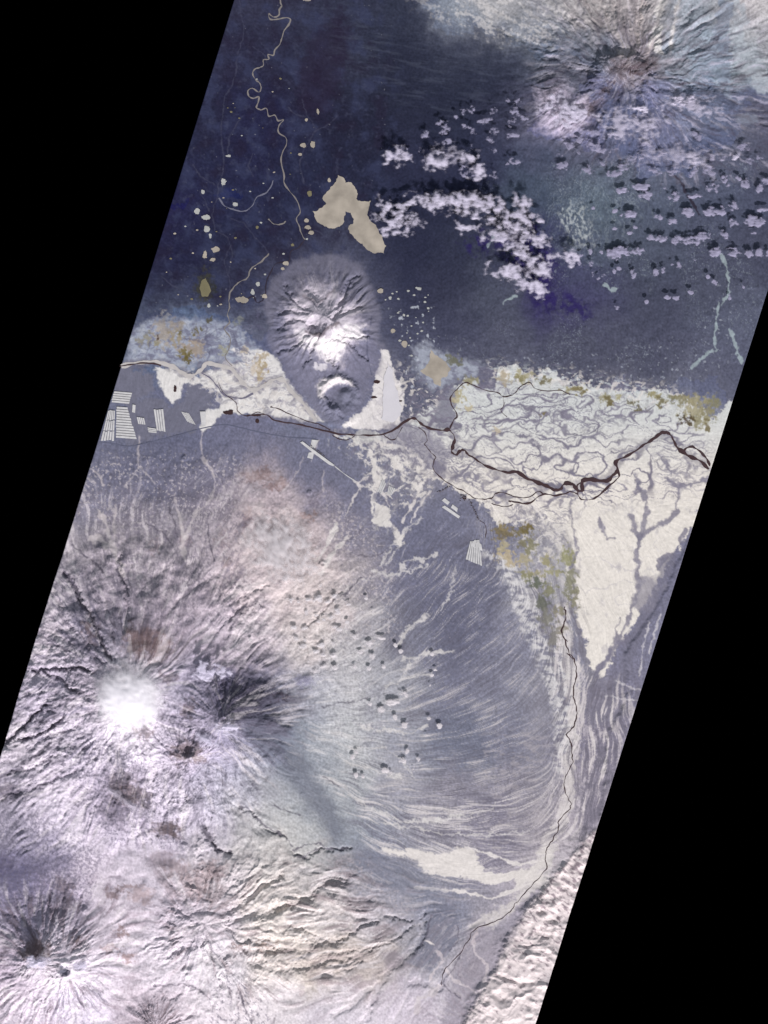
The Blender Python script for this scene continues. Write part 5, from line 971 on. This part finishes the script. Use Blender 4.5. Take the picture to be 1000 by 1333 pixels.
BROWN = "283,854,15,11 267,835,5,4 262,850,6,8 325,825,3,2.4 460,822,3.5,3 479,830,4,3.5 493,824,6,2.6 467,842,4,3 482,848,4,4 461,861,3.5,3 478,863,2.6,2.4 497,861,2.8,2.4 513,833,2.6,2.4 520,841,2.6,2.6 561,845,2.4,2.4 565,865,2.6,2.2 560,872,2.6,2 558,886,2,2 524,897,6,4 508,907,9,6 495,917,5,4 513,927,3.5,4 480,909,3,2.4 556,928,3.6,3 525,936,4,4 570,938,4,3 553,950,2.6,2.2 528,971,3,3 522,983,6,4 543,981,4,4 500,996,4.6,4 507,1000,2,3 462,1002,2.6,4 471,1003,2,3.6 484,1005,2.4,2 536,994,2,2 457,978,4,3 462,972,3.6,2.4 450,803,3,2.6 475,772,2.6,2.4 484,790,2.6,2 440,812,3,2.4 452,780,3,2 420,800,3,2.4 430,830,3.6,3 435,862,4,3"
for x_, y_, rx_, ry_, lb_ in ((283, 854, 15, 11, 'white cloud casting the largest brown shadow, beside the icecap'), (263, 846, 7, 9, 'small white cloud casting a brown shadow, left of the largest brown shadow')):
    cloud(x_+5, y_+19, rx_, ry_, 12.5, M_C1, .85, lb_, None, soft=.8, bumpy=.15, wisp=.2, thick=.08, rag=.6)
bank([from_shadow(*(float(t) for t in q.split(',')), 7) for q in BROWN.split()[3:]], 'above the snowfields', 'small clouds over the snowfields', M_C3, .85, off=6, per=8, look='white cloud', thick=.12, bumpy=.3, soft=.5)
# woolly little clouds on the pink slope, steam and veils
bank(scatter("375,775 420,760 450,790 440,850 410,880 385,840", 26, 4, 7, 5), 'on the pink snow slope', 'woolly clouds on the snow slope', M_C3, .8, off=3.5, per=8, look='woolly cloud', soft=.8, thick=.18)
cloud(172, 908, 50, 44, 6, mat('cap_cloud', alb((245, 240, 252)), 1, alpha='cover_alpha', scale=.3, var=.03, spec=0), .93, 'large smooth white cap cloud resting on the broad shield volcano', None, soft=.6, bumpy=.03, wisp=.1, thick=.2, rag=.07, n=60)
cloud(365, 715, 62, 48, 3, M_C3, .62, 'large soft pinkish cloud sheet over the snow slope above the woolly clouds', None, soft=.9, bumpy=.1, wisp=.25, thick=.07, rag=.3, n=60, rot=.6)
for q_, (x_, y_, rx_, ry_, d_, lb_) in enumerate([(520, 285, 30, 18, .5, 'hazy veil at the left end of the bright bank'), (600, 262, 46, 18, .5, 'hazy veil along the top of the bright bank'), (665, 300, 34, 26, .5, 'hazy veil in the middle of the bright bank'), (690, 350, 30, 26, .4, 'hazy veil at the lower end of the bright bank'),
        (580, 205, 50, 18, .3, 'hazy veil above the bright bank'), (740, 150, 36, 24, .75, 'soft white veil on the left shoulder of the grey volcano'), (820, 165, 50, 22, .45, 'smoky veil below the grey volcano summit'), (905, 140, 44, 14, .4, 'smoky veil right of the grey volcano summit'), (885, 205, 70, 16, .3, 'thin veil over the right foot of the grey volcano')]):
    cloud(x_, y_, rx_, ry_, 7, M_C1, d_, lb_, None, soft=1.2, bumpy=.1, wisp=.6, thick=.03, rag=.55, n=70)
cloud(300, 942, 17, 11, 4, M_C1, .75, 'steam puff beside the summit of the tall cone', None, soft=.8, bumpy=.1, wisp=.25, thick=.25, cat='steam', name='steam_puff')
cloud(270, 960, 20, 8, 2, M_C1, .6, 'smooth white veil draped between the tall cone and the brown crater', None, soft=.9, bumpy=.1, wisp=.25, thick=.2, rot=.6)
cloud(398, 885, 22, 14, 3, M_C2, .4, 'faint thin veil right of the dark ash flank', None, soft=1.0, bumpy=.1, wisp=.25, thick=.1, name='cloud')
cloud(55, 1247, 18, 9, 3, M_C1, .85, 'soft white cloud on the left summit of the twin volcano', None, soft=.8, bumpy=.1, wisp=.25, thick=.2)
cloud(105, 1253, 15, 10, 3, M_C1, .6, 'soft white cloud on the right summit of the twin volcano', None, soft=.9, bumpy=.1, wisp=.25, thick=.2)
cloud(270, 878, 18, 9, 3, M_C1, .75, 'white cloud under the brown-shadowed patch, left of the tall cone ridge', None, soft=.7, bumpy=.1, wisp=.25, thick=.2)
cloud(168, 1042, 42, 6, 2, mat('smoke', alb((176, 168, 186)), 1, alpha='cover_alpha', scale=.8, var=.1, spec=0), .6, 'long thin greyish smoke streak slanting below the icecap', None, soft=.9, bumpy=.1, wisp=.25, thick=.12, rot=.62, name='smoke_plume', cat='smoke', n=60)
print('clouds', NCL[0], 'objects', len(bpy.data.objects))
